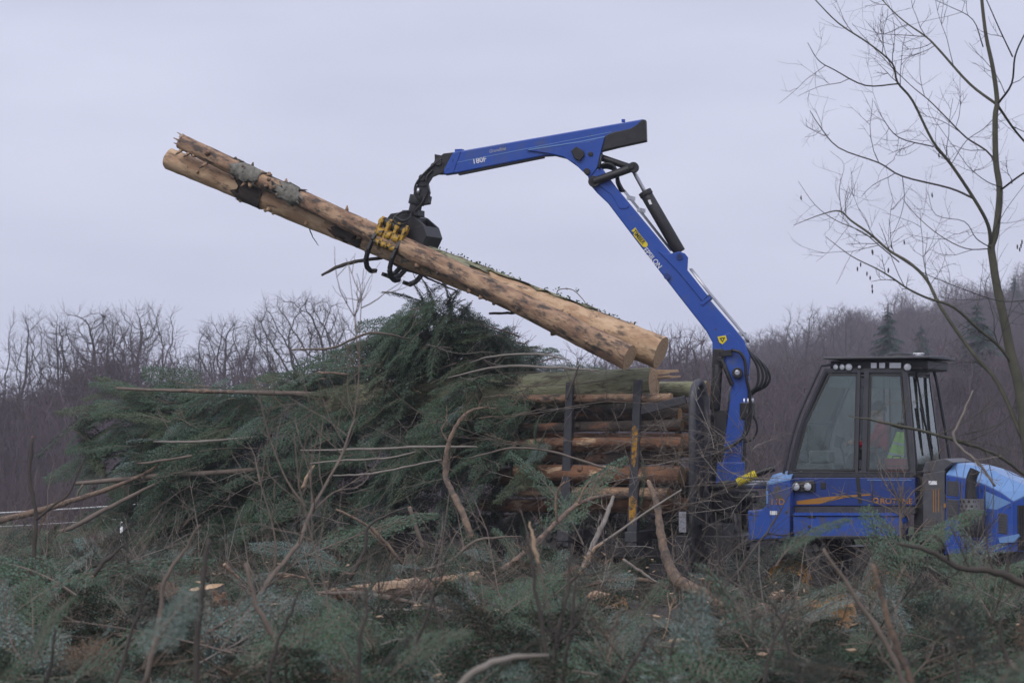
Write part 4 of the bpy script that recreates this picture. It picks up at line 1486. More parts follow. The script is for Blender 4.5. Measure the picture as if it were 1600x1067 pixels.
# door decals
mb = MB()
mb.prism(PL([(1245, 788), (1244.5, 782.5), (1262, 780), (1292, 776), (1325, 773.5), (1360, 771.5), (1360, 773.8), (1335, 775.5), (1312, 779), (1292, 784), (1278, 787)], -.783), (0, .006, 0))
part(mb, 'swoosh_decal', M['orange'], bevel=0)
xo = Vector((1, 0, 0)); uo = Vector((0, 0, 1))
mb = MB()
c = L(1368.5, 782, -.784)
ring = [c + Vector((math.cos(i / 20 * 6.2832) * .036, 0, math.sin(i / 20 * 6.2832) * .036)) for i in range(21)]
mb.tube(ring, .013, 6)
mb.bar(c + Vector((.01, 0, -.01)), c + Vector((.04, 0, -.045)), .02, .02, (0, 1, 0))
part(mb, 'round_emblem', M['orange'], bevel=0)
lettering('ROTTNE', 'door_lettering', fw, L(1375, 786.5, -.784), xo, uo, .115, M['orange'], .003, thick=.002, squeeze=1.12)
mb = MB(); mb.prism(PL([(1355, 749), (1424, 749), (1424, 750.2), (1355, 750.2)], -.784), (0, .005, 0))
part(mb, 'pale_stripe', M['blue_light'], bevel=0)
mb = MB(); mb.prism(PL([(1337, 746), (1343, 746), (1347, 786), (1341, 786)], -.787), (0, .012, 0))
part(mb, 'door_gap', M['decal_black'], bevel=0)
# twin lights
mb = MB(); mb.prism(PL([(1235, 752), (1271, 751), (1273, 755), (1273, 768), (1236, 769)], -.82), (0, .05, 0))
hb_ = part(mb, 'lamp_box', M['decal_black'])
for a in (1243.5, 1262):
    lamp(L(a, 760, -.84), (0, -1, 0), .068, 'headlight')
mb = MB(); mb.prism(PL([(1282, 753), (1290, 753), (1290, 764), (1282, 764)], -.79), (0, .02, 0))
part(mb, 'grab_recess', M['decal_black'])
# side locker at the articulation
mb = MB()
prof = [(1170, 843), (1234, 841), (1235, 748), (1197, 757), (1196, 790), (1190, 796), (1168, 797)]
mb.prism(PL(prof, -.98), (0, .9, 0))
lk = part(mb, 'side_locker', M['blue_mud'], bevel=.02)
mb = MB()
A = [L(1197, 756, -.985), L(1236, 747, -.985)]
q = [A[0], A[1], Vector((A[1].x - .06, A[1].y + .42, A[1].z + .14)), Vector((A[0].x - .02, A[0].y + .42, A[0].z + .14))]
mb.prism(q, (0, .0, -.03))
mb.prism([A[0], q[3], q[3] + Vector((0, 0, -.3)), A[0] + Vector((0, 0, -.3))], (.03, 0, 0))
mb.build('locker_lid', M['blue_light'], lk, .006)  # top face of the blue locker, coloured paler to paint in sky light
mb = MB(); mb.prism(PL([(1203, 798), (1214, 798), (1214, 804), (1203, 804)], -.984), (0, .005, 0))
mb.build('maker_plate', M['decal_white'], lk)
mb = MB()
for a_, b_ in ((1174, 802), (1174, 838), (1204, 838), (1229, 836), (1229, 800), (1229, 758), (1200, 765), (1200, 792)):
    p = L(a_, b_, -.98); mb.cyl(p + Vector((0, .01, 0)), p + Vector((0, -.012, 0)), .013, 6)
mb.build('bolt', M['grey'], lk)['kind'] = 'stuff'
lettering('11D', 'model_lettering', lk, L(1203, 788, -.983), xo, uo, .13, M['orange'], .002, thick=.002, squeeze=1.05)
panel([(1172, 845), (1230, 843), (1230, 880), (1172, 880)], -.9, .8, 'belly_plate', M['grey'])
mb = MB(); p = L(1198, 860, -.905); mb.box(p, (.04, .01, .05))
part(mb, 'marker_tag', M['decal_yellow'], bevel=0)

# engine hood
SY = -.80
hs_bot = [(1476, 866), (1584, 862), (1584, 783), (1563, 768), (1540, 757), (1510, 747), (1478, 741)]
mb = MB()
near = PL(hs_bot, SY)
far = [Vector((p.x, -p.y, p.z)) for p in near]
mb.loft(near, far)
top_n = [near[2], near[3], near[4], near[5], near[6]]
zup = [.17, .20, .20, .185, .17]
inner = [Vector((p.x + (.28 if i == 0 else .06), SY + .34, p.z + zup[i])) for i, p in enumerate(top_n)]
hood = part(mb, 'engine_hood', M['blue'], bevel=.015)
mb = MB()
for i in range(4):      # chamfer band and top faces, sky reflection painted in as pale blue
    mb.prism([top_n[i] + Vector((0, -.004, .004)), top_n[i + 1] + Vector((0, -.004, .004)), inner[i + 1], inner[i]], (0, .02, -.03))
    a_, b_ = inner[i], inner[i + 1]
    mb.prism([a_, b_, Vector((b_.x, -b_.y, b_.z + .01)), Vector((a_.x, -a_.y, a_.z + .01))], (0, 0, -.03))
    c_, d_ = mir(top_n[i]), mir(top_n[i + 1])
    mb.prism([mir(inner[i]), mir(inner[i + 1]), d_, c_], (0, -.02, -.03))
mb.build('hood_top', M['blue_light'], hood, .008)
mb = MB()               # flat pale plate painting in the lit corner facet, then the front
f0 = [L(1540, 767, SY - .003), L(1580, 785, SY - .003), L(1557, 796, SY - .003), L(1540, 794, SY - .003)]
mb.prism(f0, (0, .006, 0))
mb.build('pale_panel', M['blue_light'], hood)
mb = MB()
p2 = near[2]; p1 = near[1]
fr = Vector((.30, .36, 0))
mb.prism([p2, p2 + fr + Vector((0, 0, .12)), p1 + fr, p1], (0.02, .05, 0))
mb.build('front_corner', M['blue'], hood, .01)
gx0 = p2 + fr
mb = MB()
mb.box((gx0.x - .02, 0, (p2.z + p1.z) / 2), (.06, 2 * abs(gx0.y) + .02, p2.z - p1.z + .1))
for i in range(12):
    z = p1.z + .05 + i * (p2.z - p1.z) / 12
    mb.box((gx0.x + .02, 0, z), (.04, 2 * abs(gx0.y) - .06, .025))
for i in range(9):
    t = (i + .5) / 9
    q = p2.lerp(p2 + fr, .15 + .8 * t)
    mb.bar(Vector((q.x, q.y - .012, p1.z + .02)), Vector((q.x, q.y - .012, p2.z - .06)), .03, .02, (0, 1, 0))
mb.build('grille', M['black'], hood)
mb = MB()
for pts in ([(1479, 751), (1498, 752), (1498, 776), (1479, 774)], [(1479, 779), (1498, 781), (1498, 812), (1479, 811)], [(1560, 801), (1574, 803), (1574, 835), (1560, 833)]):
    mb.prism(PL(pts, SY - .004), (0, .01, 0))
    q = PL(pts, SY - .008)
    for i in range(7):
        t = (i + .5) / 7
        mb.bar(q[0].lerp(q[3], t), q[1].lerp(q[2], t), .008, .012, (0, 1, 0))
mb.build_split('vent_panel', M['panel'], hood)
mb = MB(); mb.prism(PL([(1474.5, 786), (1478, 786), (1478, 793), (1474.5, 793)], SY - .006), (0, .01, 0))
mb.build('side_marker', M['orange'], hood)
mb = MB()
for q in ([(1500.5, 752), (1501.6, 752), (1501.6, 862), (1500.5, 862)], [(1538, 760), (1539.2, 760), (1539.2, 863), (1538, 863)], [(1478, 777), (1500, 777.6), (1500, 778.6), (1478, 778)]):
    mb.prism(PL(q, SY - .0025), (0, .006, 0))
mb.build_split('panel_seam', M['decal_black'], hood)
mb = MB()
for a_, b_ in ((1482, 748), (1496, 750), (1544, 766), (1578, 792), (1578, 855), (1545, 856), (1504, 760), (1534, 766)):
    p = L(a_, b_, SY); mb.cyl(p + Vector((0, .01, 0)), p + Vector((0, -.012, 0)), .013, 6)
mb.build('bolt', M['grey'], hood)['kind'] = 'stuff'
mb = MB(); mb.prism(PL([(1560, 840), (1590, 834), (1592, 838), (1585, 847), (1562, 848)], SY - .05), (0, .1, 0))
mb.build('bumper_ledge', M['blue_light'], hood)
mb = MB(); mb.box((near[1].x + .15, 0, near[1].z - .08), (.7, 1.3, .2))
part(mb, 'front_bumper', M['grey'])
# grey bulkhead panel between cab and hood
mb = MB()
mb.prism(PL([(1442, 740), (1476, 735), (1477, 850), (1442, 845)], SY + .01), (0, 1.5, 0))
mb.prism(PL([(1440, 738), (1446, 722), (1476, 716), (1490, 722), (1478, 732), (1474, 737)], SY + .05), (0, 1.3, 0))
bh = part(mb, 'bulkhead', M['panel'])
mb = MB()
for a in (1458, 1461.5, 1466):
    mb.prism(PL([(a, 764), (a + 1.2, 764), (a + 1.2, 800), (a, 800)], SY + .006), (0, .006, 0))
mb.build_split('yellow_stripe', M['orange'], bh)
mb = MB(); mb.prism(PL([(1451, 751), (1464, 751), (1464, 757), (1451, 757)], SY + .006), (0, .006, 0))
mb.build('white_label', M['decal_white'], bh)
panel([(1428, 746), (1443, 744), (1443, 850), (1428, 845)], -.6, 1.2, 'fire_wall', M['black'])
# exhaust: bent stack and perforated guard
mb = MB()
e = L(1517.5, 778, SY - .22)
mb.tube(catmull([e + Vector((0, 0, -.1)), e + Vector((0, 0, .15)), e + Vector((.01, 0, .30)), e + Vector((.06, 0, .42))], 5), [.10, .085, .08, .08], 16, False)
ex = part(mb, 'exhaust_stack', M['black'], bevel=0)
mb = MB(); mb.tube([e + Vector((.055, 0, .40)), e + Vector((.02, 0, .33))], [.07, .07], 14)
mb.build('stack_mouth', M['decal_black'], ex)
mb = MB()
e0 = L(1518.5, 838, SY - .22); e1 = L(1518.5, 779, SY - .22)
mb.tube([e0, e1], .185, 28)
gd = part(mb, 'muffler_guard', M['panel'], bevel=0)
mb = MB()
H_ = e1.z - e0.z
for r_ in range(8):
    for k in range(14):
        a = 2 * math.pi * (k + .5 * (r_ % 2)) / 14
        d = Vector((math.cos(a), math.sin(a), 0))
        p = Vector((e0.x, e0.y, e0.z + .04 + r_ * (H_ - .08) / 7)) + d * .1855
        s_ = Vector((-d.y, d.x, 0))
        mb.add([p + (s_ * math.cos(b) + Vector((0, 0, 1)) * math.sin(b)) * .021 for b in [i * math.pi / 4 for i in range(8)]], [list(range(8))])
gh_ = mb.build('guard_hole', M['decal_black'], gd); gh_['kind'] = 'stuff'
# ------------------------------------------------------------------ driver (own top-level thing, sits in the seat)
def skin_body(name, verts, edges, radii, root, material, parent, levels=2):
    me = bpy.data.meshes.new(name)
    me.from_pydata([tuple(v) for v in verts], edges, [])
    o = bpy.data.objects.new(name, me)
    COL.objects.link(o)
    md = o.modifiers.new('skin', 'SKIN')
    sv = me.skin_vertices[0].data
    for i, r in enumerate(radii):
        sv[i].radius = (r, r) if not isinstance(r, tuple) else r
        sv[i].use_root = (i == root)
    md.use_smooth_shade = True
    sd = o.modifiers.new('sub', 'SUBSURF'); sd.levels = levels; sd.render_levels = levels
    me.materials.append(material)
    if parent: o.parent = parent
    return o
drv = empty('person', to_world((sx, -.16, zs + .24)), -PSI + math.pi)     # faces the crane (forwarder -x)
tag(drv, 'driver in red jacket and dark woollen hat seated behind the cab glass', 'person')
# local: +x = forward (towards the crane), z up, origin at the seat top
V = [(-.05, 0, .10), (-.06, 0, .26), (-.07, 0, .42), (-.06, 0, .52), (-.03, 0, .60),
     (-.07, .17, .49), (.02, .25, .28), (.24, .26, .22), (.31, .27, .24),
     (-.07, -.17, .49), (.02, -.25, .28), (.24, -.26, .22), (.31, -.27, .24)]
E = [(0, 1), (1, 2), (2, 3), (3, 4), (3, 5), (5, 6), (6, 7), (7, 8), (3, 9), (9, 10), (10, 11), (11, 12)]
rad = [(.16, .14), (.16, .13), (.17, .13), (.12, .11), (.06, .06), .075, .058, .045, .038, .075, .058, .045, .038]
skin_body('body', V, E, rad, 0, M['redcloth'], drv)
V = [(-.05, 0, .06), (.0, .10, .06), (.38, .13, .06), (.44, .13, -.18), (.52, .13, -.2), (.0, -.10, .06), (.38, -.13, .06), (.44, -.13, -.18), (.52, -.13, -.2)]
E = [(0, 1), (1, 2), (2, 3), (3, 4), (0, 5), (5, 6), (6, 7), (7, 8)]
skin_body('trousers', V, E, [.13, .10, .07, .06, .05, .10, .07, .06, .05], 0, M['darkcloth'], drv)
# head
mb = MB()
hc = Vector((.0, 0, .74))
n, k = 20, 14
vs = []
for i in range(k + 1):
    ph = math.pi * i / k
    for j in range(n):
        th = 2 * math.pi * j / n
        x, y, z = math.sin(ph) * math.cos(th), math.sin(ph) * math.sin(th), math.cos(ph)
        rx, ry, rz = .10, .078, .125
        if z < -.2: ry *= 1 + .35 * (z + .2); rx *= 1 + .2 * (z + .2)
        p = Vector((x * rx, y * ry, z * rz))
        if x > .6:
            if abs(z + .12) < .22 and abs(y) < .22: p.x += .024 * (1 - abs(y) / .22)      # nose
            if .02 < z < .25 and .2 < abs(y) < .6: p.x -= .010                             # eye sockets
            if z < -.62: p.x += .012                                                       # chin
        vs.append(hc + p)
fs = [(i * n + j, i * n + (j + 1) % n, (i + 1) * n + (j + 1) % n, (i + 1) * n + j) for i in range(k) for j in range(n)]
mb.add(vs, fs, 0, True)
for s in (-1, 1):
    mb.tube([hc + Vector((-.01, s * .078, .02)), hc + Vector((-.015, s * .09, -.0)), hc + Vector((-.005, s * .08, -.035))], [.012, .02, .01], 6)
    mb.tube([hc + Vector((.088, s * .03, .022)), hc + Vector((.094, s * .03, .022))], [.012, .008], 8, m=1)
mb.tube([hc + Vector((.098, -.022, -.065)), hc + Vector((.103, 0, -.066)), hc + Vector((.098, .022, -.065))], .005, 6, m=2)
mb.tube([hc + Vector((-.02, 0, -.08)), hc + Vector((-.03, 0, -.16))], .055, 10)
mb.build('head', [M['skin'], M['darkcloth'], M['redcloth']], drv)
mb = MB()
mb.lathe([(.112, -.0), (.118, .02), (.114, .05), (.10, .09), (.065, .125), (.02, .14), (0, .142)], hc + Vector((-.012, 0, .025)), (-.12, 0, 1), 20)
mb.lathe([(.108, 0), (.122, .0), (.122, .045), (.112, .05)], hc + Vector((-.012, 0, .018)), (-.12, 0, 1), 20)
mb.build('hat', M['darkcloth'], drv)
for s in (-1, 1):
    mb = MB()
    pc = Vector((.33, s * .27, .25))
    mb.tube([pc + Vector((-.03, 0, 0)), pc + Vector((.02, 0, .01)), pc + Vector((.06, 0, .0))], [.03, .042, .035], 10)
    for q in range(4):
        y0 = (q - 1.5) * .02
        a = pc + Vector((.055, y0, .012))
        mb.tube([a, a + Vector((.03 + .006 * (q in (1, 2)), 0, .0)), a + Vector((.045, 0, -.025)), a + Vector((.03, 0, -.045))], [.011, .010, .009, .007], 6)
    b = pc + Vector((.01, -s * .035, .005))
    mb.tube([b, b + Vector((.03, -s * .018, -.01)), b + Vector((.05, -s * .01, -.03))], [.013, .011, .008], 6)
    mb.build('hand', M['skin'], drv)

# hi-vis vest hung over the seat back and a red case on the ledge
mb = MB()
vx = sx + .29
n = 9
def vest_grid(f, th):
    A = []
    for i in range(n):
        for j in range(n):
            A.append(f(i / (n - 1), j / (n - 1)))
    fs = [(i * n + j, i * n + j + 1, (i + 1) * n + j + 1, (i + 1) * n + j) for i in range(n - 1) for j in range(n - 1)]
    mb.add([to_world(p) for p in A], fs, 0, True)
def vf(u, v):
    wdt = .20 - .13 * v ** 1.4
    return Vector((vx - .03 + .12 * v + .015 * math.sin(u * 14 + v * 3), -.26 - .02 * math.sin(u * 9) + .05 * v, zs + .14 + .52 * v)) + Vector(((u - .5) * wdt * 1.4, 0, -.05 * (u - .5) * math.sin(v * 3)))
vest_grid(vf, 0)
vest = mb.build('safety_vest', M['hivis'], None, fix=False)
sd = vest.modifiers.new('solid', 'SOLIDIFY'); sd.thickness = .012
tag(vest, 'hi-vis yellow green vest draped over the seat behind the driver', 'vest')
mb = MB()
for v0 in (.3, .62):
    A = [vf(i / 10, v0) + Vector((0, -.016, 0)) for i in range(11)]
    Bq = [vf(i / 10, v0 + .07) + Vector((0, -.016, 0)) for i in range(11)]
    mb.add([to_world(p) for p in A + Bq], [(i, i + 1, 12 + i, 11 + i) for i in range(10)], 0, True)
st = mb.build('reflective_strip', M['tape'], vest, fix=False)
mb = MB()
mb.box((0, 0, 0), (.34, .16, .24))
cs = empty('red_case', to_world(L(1401, 728, -.52)), -PSI)
mb.build('shell', M['red'], cs, .02)
mb = MB(); mb.box((0, 0, .0), (.346, .166, .012)); mb.tube(catmull([(-.06, 0, .12), (-.05, 0, .15), (.05, 0, .15), (.06, 0, .12)]), .01, 6)
mb.build('handle', M['decal_black'], cs)
tag(cs, 'red plastic case standing inside the cab door window', 'case')
mb = MB(); mb.box((0, 0, 0), (.2, .15, .04)); mb.box((.04, .02, .035), (.1, .1, .03))
pp = mb.build('papers', M['paper'], None); pp.location = to_world(L(1257, 737, -.45)); pp.rotation_euler = (0, 0, .3)
tag(pp, 'pale folded papers lying on the dash in the lower window corner', 'papers')

# ------------------------------------------------------------------ logs
def make_log(name, p0, p1, r0, r1, bark, label, group=None, end=('endwood', 'endwood'), seed=0, knots=14, rough=.035, sag=0.0, cat='log', flat_end=0.0):
    """p0,p1: world ends; p1 is the end that shows.  Mesh lies along local +X."""
    rg = random.Random(seed)
    p0, p1 = Vector(p0), Vector(p1)
    d = p1 - p0
    Ln = d.length
    n, ns = 22, max(8, int(Ln / .13))
    ph = [rg.uniform(0, 6.28) for _ in range(6)]
    mb = MB()
    vs = []
    for i in range(ns + 1):
        t = i / ns
        r = r0 + (r1 - r0) * t
        cy = .25 * r * math.sin(ph[0] + 4 * t) * rough * 12; cz = .25 * r * math.sin(ph[1] + 3 * t) * rough * 12 - sag * math.sin(math.pi * t)
        for j in range(n):
            a = 2 * math.pi * j / n
            q = r * (1 + rough * (math.sin(2 * a + ph[2] + 2 * t) + .6 * math.sin(3 * a + ph[3] + 9 * t) + .5 * math.sin(5 * a + ph[4] + 23 * t)) + rg.uniform(-.022, .022))
            vs.append(Vector((t * Ln + (flat_end * r * math.sin(a) * t), cy + math.cos(a) * q, cz + math.sin(a) * q)))
    fs = [(i * n + j, i * n + (j + 1) % n, (i + 1) * n + (j + 1) % n, (i + 1) * n + j) for i in range(ns) for j in range(n)]
    mb.add(vs, fs, 0, True)
    for k in range(knots):
        t = rg.uniform(.04, .96); a = rg.uniform(0, 6.28); r = r0 + (r1 - r0) * t
        dr = Vector((rg.uniform(-.5, .2), math.cos(a), math.sin(a))).normalized()
        c = Vector((t * Ln, math.cos(a) * r * .93, math.sin(a) * r * .93))
        s = rg.uniform(.018, .04)
        mb.tube([c, c + dr * (r * .1 + s * .5), c + dr * (r * .12 + s)], [s * 1.6, s * .9, s * .55], 7)
    o = mb.build(name, M[bark], None, fix=True)
    for m_, lo, lab in ((end[0], True, None), (end[1], False, None)):
        e = MB()
        ring = vs[:n] if lo else vs[-n:]
        c = sum(ring, Vector()) / n
        off = Vector((-.003 if lo else .003, 0, 0))
        e.add([v + off for v in ring] + [c + off], [(j, (j + 1) % n, n) for j in range(n)])
        e.build('cut_end', M[m_], o, fix=True)
    x = d.normalized(); z = (Vector((0, 0, 1)) - x * x.z).normalized(); y = z.cross(x)
    mt = Matrix((x, y, z)).transposed().to_4x4(); mt.translation = p0
    o.matrix_world = mt
    tag(o, label, cat, group)
    return o
# held logs (world ends from the picture at the grapple's own depth)
HL0, HL1 = to_world(GA), to_world(GBp)
shift = to_world(GC) - HL0.lerp(HL1, tt)
logA = make_log('log', P(264, 248, 47.1), P(1033, 551, 43.65), .185, .25, 'peeled', 'long peeled spruce log with square sawn ends held in the grapple', 'logs held in the grapple', ('endwood', 'endwood'), 3, 60, .035, 0, flat_end=0)
logB = make_log('log', P(283, 222, 46.7), P(984, 560, 43.3), .13, .205, 'peeled_dark', 'thinner patchy log with a broken tip lying on the longer log in the grapple', 'logs held in the grapple', ('splinter', 'endwood'), 8, 60, .06, .0)
# bark scraps still on the held logs
def bark_patch(log, r0, r1, Ln, t0, t1, a0, a1, name, m, seed):
    rg = random.Random(seed); mb = MB(); n1, n2 = 8, 8; vs = []
    for i in range(n1 + 1):
        for j in range(n2 + 1):
            t = t0 + (t1 - t0) * i / n1 + (rg.uniform(-.016, .016) if j in (0, n2) or i in (0, n1) else 0)
            a = a0 + (a1 - a0) * j / n2 + (rg.uniform(-.4, .4) if i in (0, n1) or j in (0, n2) else 0)
            edge = (i in (0, n1)) or (j in (0, n2))
            r = (r0 + (r1 - r0) * t) * (1.045 + rg.uniform(0, .03) + (.10 * rg.random() if edge else 0)) + .004
            vs.append(Vector((t * Ln, math.cos(a) * r, math.sin(a) * r)))
    mb.add(vs, [(i * (n2 + 1) + j, i * (n2 + 1) + j + 1, (i + 1) * (n2 + 1) + j + 1, (i + 1) * (n2 + 1) + j) for i in range(n1) for j in range(n2)], 0, True)
    o = mb.build(name, M[m], log, fix=False)
    sd = o.modifiers.new('solid', 'SOLIDIFY'); sd.thickness = .012
    return o
LA = (P(264, 248, 47.1) - P(1033, 551, 43.65)).length
LB = (P(283, 222, 46.7) - P(984, 560, 43.3)).length
NEAR = -math.pi / 2     # angle facing: local y = z x x ; camera side is -y here
bark_patch(logB, .13, .205, LB, .135, .19, 1.0, 3.9, 'bark_scrap', 'greybark', 1)
bark_patch(logB, .13, .205, LB, .235, .285, 1.3, 4.0, 'bark_scrap', 'greybark', 2)
bark_patch(logA, .185, .25, LA, .155, .215, 2.2, 4.6, 'bark_scrap', 'darkbark', 3)
bark_patch(logA, .185, .25, LA, .36, .42, 1.8, 3.9, 'bark_scrap', 'darkbark', 4)
bark_patch(logA, .185, .25, LA, .515, .56, 2.1, 3.6, 'bark_scrap', 'greybark', 5)
bark_patch(logA, .185, .25, LA, .45, .66, 1.1, 2.2, 'bark_scrap', 'moss', 6)
bark_patch(logA, .185, .25, LA, .64, .86, .9, 1.9, 'bark_scrap', 'moss', 7)
# snags: short broken branch stubs on the thin log
mb = MB()
for t, a, ln in ((.012, 4.3, .16), (.03, 4.2, .14), (.075, 4.2, .2), (.16, 1.2, .12), (.165, 4.4, .14), (.24, 1.4, .1), (.38, 1.5, .12), (.47, 1.5, .1)):
    r = .115 + .125 * t
    c = Vector((t * LB, math.cos(a) * r * .8, math.sin(a) * r * .8)); d = Vector((-.4, math.cos(a), math.sin(a))).normalized()
    mb.tube([c, c + d * ln * .6, c + d * ln], [.035, .025, .01], 6)
mb.build('branch_stub', M['peeled_dark'], logB)['kind'] = 'stuff'

mb = MB(); rg = random.Random(12)
for k in range(16):
    a = rg.uniform(0, 6.28); r = rg.uniform(.03, .115)
    c = Vector((.02, math.cos(a) * r, math.sin(a) * r)); l = rg.uniform(.04, .2); w = rg.uniform(.015, .035)
    s_ = Vector((0, -math.sin(a), math.cos(a)))
    tip = c + Vector((-l, math.cos(a) * rg.uniform(-.02, .04), math.sin(a) * rg.uniform(-.02, .04)))
    mb.loft([c - s_ * w, c + s_ * w, c + s_ * w + Vector((0, math.cos(a), math.sin(a))) * .02, c - s_ * w + Vector((0, math.cos(a), math.sin(a))) * .02],
            [tip - s_ * w * .3, tip + s_ * w * .3, tip + s_ * w * .3 + Vector((0, 0, .004)), tip - s_ * w * .3 + Vector((0, 0, .004))])
mb.build('splintered_tip', M['peeled_dark'], logB)['kind'] = 'stuff'

def ivy(name, pts, n, spread, seed, label):
    rg = random.Random(seed); mb = MB()
    cp = catmull(pts, 8)
    mb.tube(cp, .008, 4, False, 1)
    for i in range(n):
        c = cp[rg.randrange(len(cp) - 1)].lerp(cp[rg.randrange(len(cp) - 1)], .0) + Vector((rg.uniform(-.12, .12), rg.uniform(-spread, spread), rg.uniform(-.03, spread * .6) ))
        s = rg.uniform(.010, .028)
        x = Vector((rg.uniform(-1, 1), rg.uniform(-1, 1), rg.uniform(-1, 1))).normalized(); y = x.orthogonal().normalized()
        mb.add([c - x * s, c - y * s * .8, c + x * s * .5 - y * s * .4, c + x * s * 1.2, c + x * s * .5 + y * s * .4, c + y * s * .8], [(0, 1, 2, 3, 4, 5)])
    o = mb.build(name, [M['ivy'], M['stick']], None, fix=False)
    tag(o, label, 'ivy')
def on_log(t, dz=.0, dy=0.0):
    return P(264, 248, 47.1).lerp(P(1033, 551, 43.65), t) + Vector((0, dy, (.185 + .065 * t) * 1.0 + dz))
ivy('ivy_strand', [on_log(t, .02, .05 * math.sin(t * 40)) for t in (.52, .58, .63, .68, .72)], 190, .05, 4, 'leafy ivy strand clinging along the top of the held log near the grapple')
ivy('ivy_strand', [on_log(t, .02, .04 * math.sin(t * 30)) for t in (.76, .82, .88, .95)], 130, .04, 5, 'sparser ivy strand along the top of the held log near its thick sawn end')
ivy('ivy_tendril', [on_log(.80, .0), on_log(.805, .12), on_log(.83, .2), on_log(.85, .12), on_log(.86, .02)], 16, .03, 6, 'small ivy tendril curling up above the held log')

def blog(lx0, x1, y, rowpy, r, bark, label, seed, px1=None, end='endwood', dy=0, r0=None, group='logs in the bunk'):
    b = L(px1, rowpy, y)
    a = Vector((lx0, y + dy, b.z + R.uniform(-.05, .05)))
    return make_log('log', to_world(a), to_world(b), r0 or r * .85, r, bark, label, group, ('endwood', end), seed, 8, .03)
big1 = L(1022, 599, -.62)
big0 = L(505, 632, -.62)
make_log('log', to_world(big0), to_world(big1), .30, .265, 'moss', 'thick pale green mossy log lying on top of the bunk load', 'logs in the bunk', ('moss', 'endwood'), 31, 6, .02)
blog(-4.5, 0, .15, 607, .125, 'moss', 'slim greenish log beyond the thick mossy one reaching past the headboard', 32, 1106, 'endwood_orange')
blog(-3.6, 0, -1.0, 622, .072, 'peeled_dark', 'thin peeled stem with pale sawn end just under the thick mossy log', 33, 1049, 'endwood')
blog(-3.8, 0, -.4, 648, .11, 'darkbark', 'dark log under the thin peeled stem beside the headboard', 34, 1062, 'endwood_orange')
blog(-3.5, 0, -.95, 664, .085, 'darkbark', 'dark log with red brown scuffs above the orange barked log', 35, 1066, 'endwood_orange')
blog(-3.7, 0, -1.0, 691, .085, 'redbark', 'orange brown log halfway up the load behind the yellow stake', 36, 1066, 'endwood')
blog(-3.6, 0, -.8, 715, .10, 'darkbark', 'dark log sandwiched between two orange brown logs', 37, 1058, 'endwood_orange')
blog(-3.35, 0, -1.0, 741, .135, 'redbark', 'thick scuffed red brown log with pale torn bark low in the load', 38, 1064, 'endwood')
blog(-3.3, 0, -.95, 771, .105, 'peeled_dark', 'lowest tan log in the load with a broken end', 39, 1046, 'endwood_orange')
for k, (y, py, r) in enumerate(((-.1, 690, .14), (.3, 660, .15), (.7, 640, .14), (-.4, 745, .15), (.1, 750, .15), (.6, 745, .15), (.55, 700, .14), (-.35, 700, .13), (.95, 690, .12), (.9, 770, .13), (-.2, 790, .12), (.45, 790, .12), (-.75, 690, .08))):
    blog(-3.9 + R.uniform(-.4, .4), 0, y, py, r, R.choice(('darkbark', 'redbark')), 'dark barked log buried inside the bunk load behind the front row', 50 + k, 1058 + R.uniform(-8, 6) + (y + 1) * 20, 'endwood_orange')
# splintered butt piece behind the big log end
mb = MB(); rg = random.Random(4)
b0, b1 = to_world(L(1000, 585, -.3)), to_world(L(1060, 582, -.3))
for i in range(11):
    o_ = Vector((0, rg.uniform(-.14, .14), rg.uniform(-.09, .07)))
    e_ = b1 + o_ * .8 + Vector((rg.uniform(-.22, .05), 0, 0))
    mb.loft([b0 + o_ + Vector((0, a * .05, c * .035)) for a, c in ((-1, -1), (1, -1), (1, 1), (-1, 1))], [e_ + Vector((0, a * .02, c * .012)) for a, c in ((-1, -1), (1, -1), (1, 1), (-1, 1))])
o = mb.build('splintered_butt', M['splinter'])
tag(o, 'torn splintered wood piece resting behind the big mossy log end', 'wood piece')
# ------------------------------------------------------------------ brush pile on and behind the bunk
TOPX = [90, 130, 180, 240, 300, 360, 420, 470, 520, 560, 600, 630, 660, 700, 740, 790, 850, 900, 960, 1010]
TOPY = [700, 640, 600, 592, 588, 582, 585, 560, 530, 520, 515, 490, 470, 470, 500, 520, 540, 565, 590, 640]
BOTX = [90, 130, 200, 270, 330, 400, 480, 560, 640, 760, 860, 960, 1010]
BOTY = [712, 720, 745, 790, 850, 860, 850, 840, 800, 700, 660, 650, 660]
def ptop(px): return float(np.interp(px, TOPX, TOPY))
def pbot(px): return float(np.interp(px, BOTX, BOTY))
def paxis(px): return 44.5 + (1150 - px) * .00404
def add_bough(mesh, loc, rot, sc, label, group, name='fir_bough', first=[0]):
    o = bpy.data.objects.new(name, mesh)
    COL.objects.link(o)
    o.location = loc; o.rotation_euler = rot; o.scale = (sc, sc, sc)
    tag(o, label, 'branch', group)
    return o
rp = random.Random(77)
ALLB = BOUGHS + DROOP
n = 0
PILE_LABEL = 'cut dark green fir bough lying in the brush pile over the bunk'
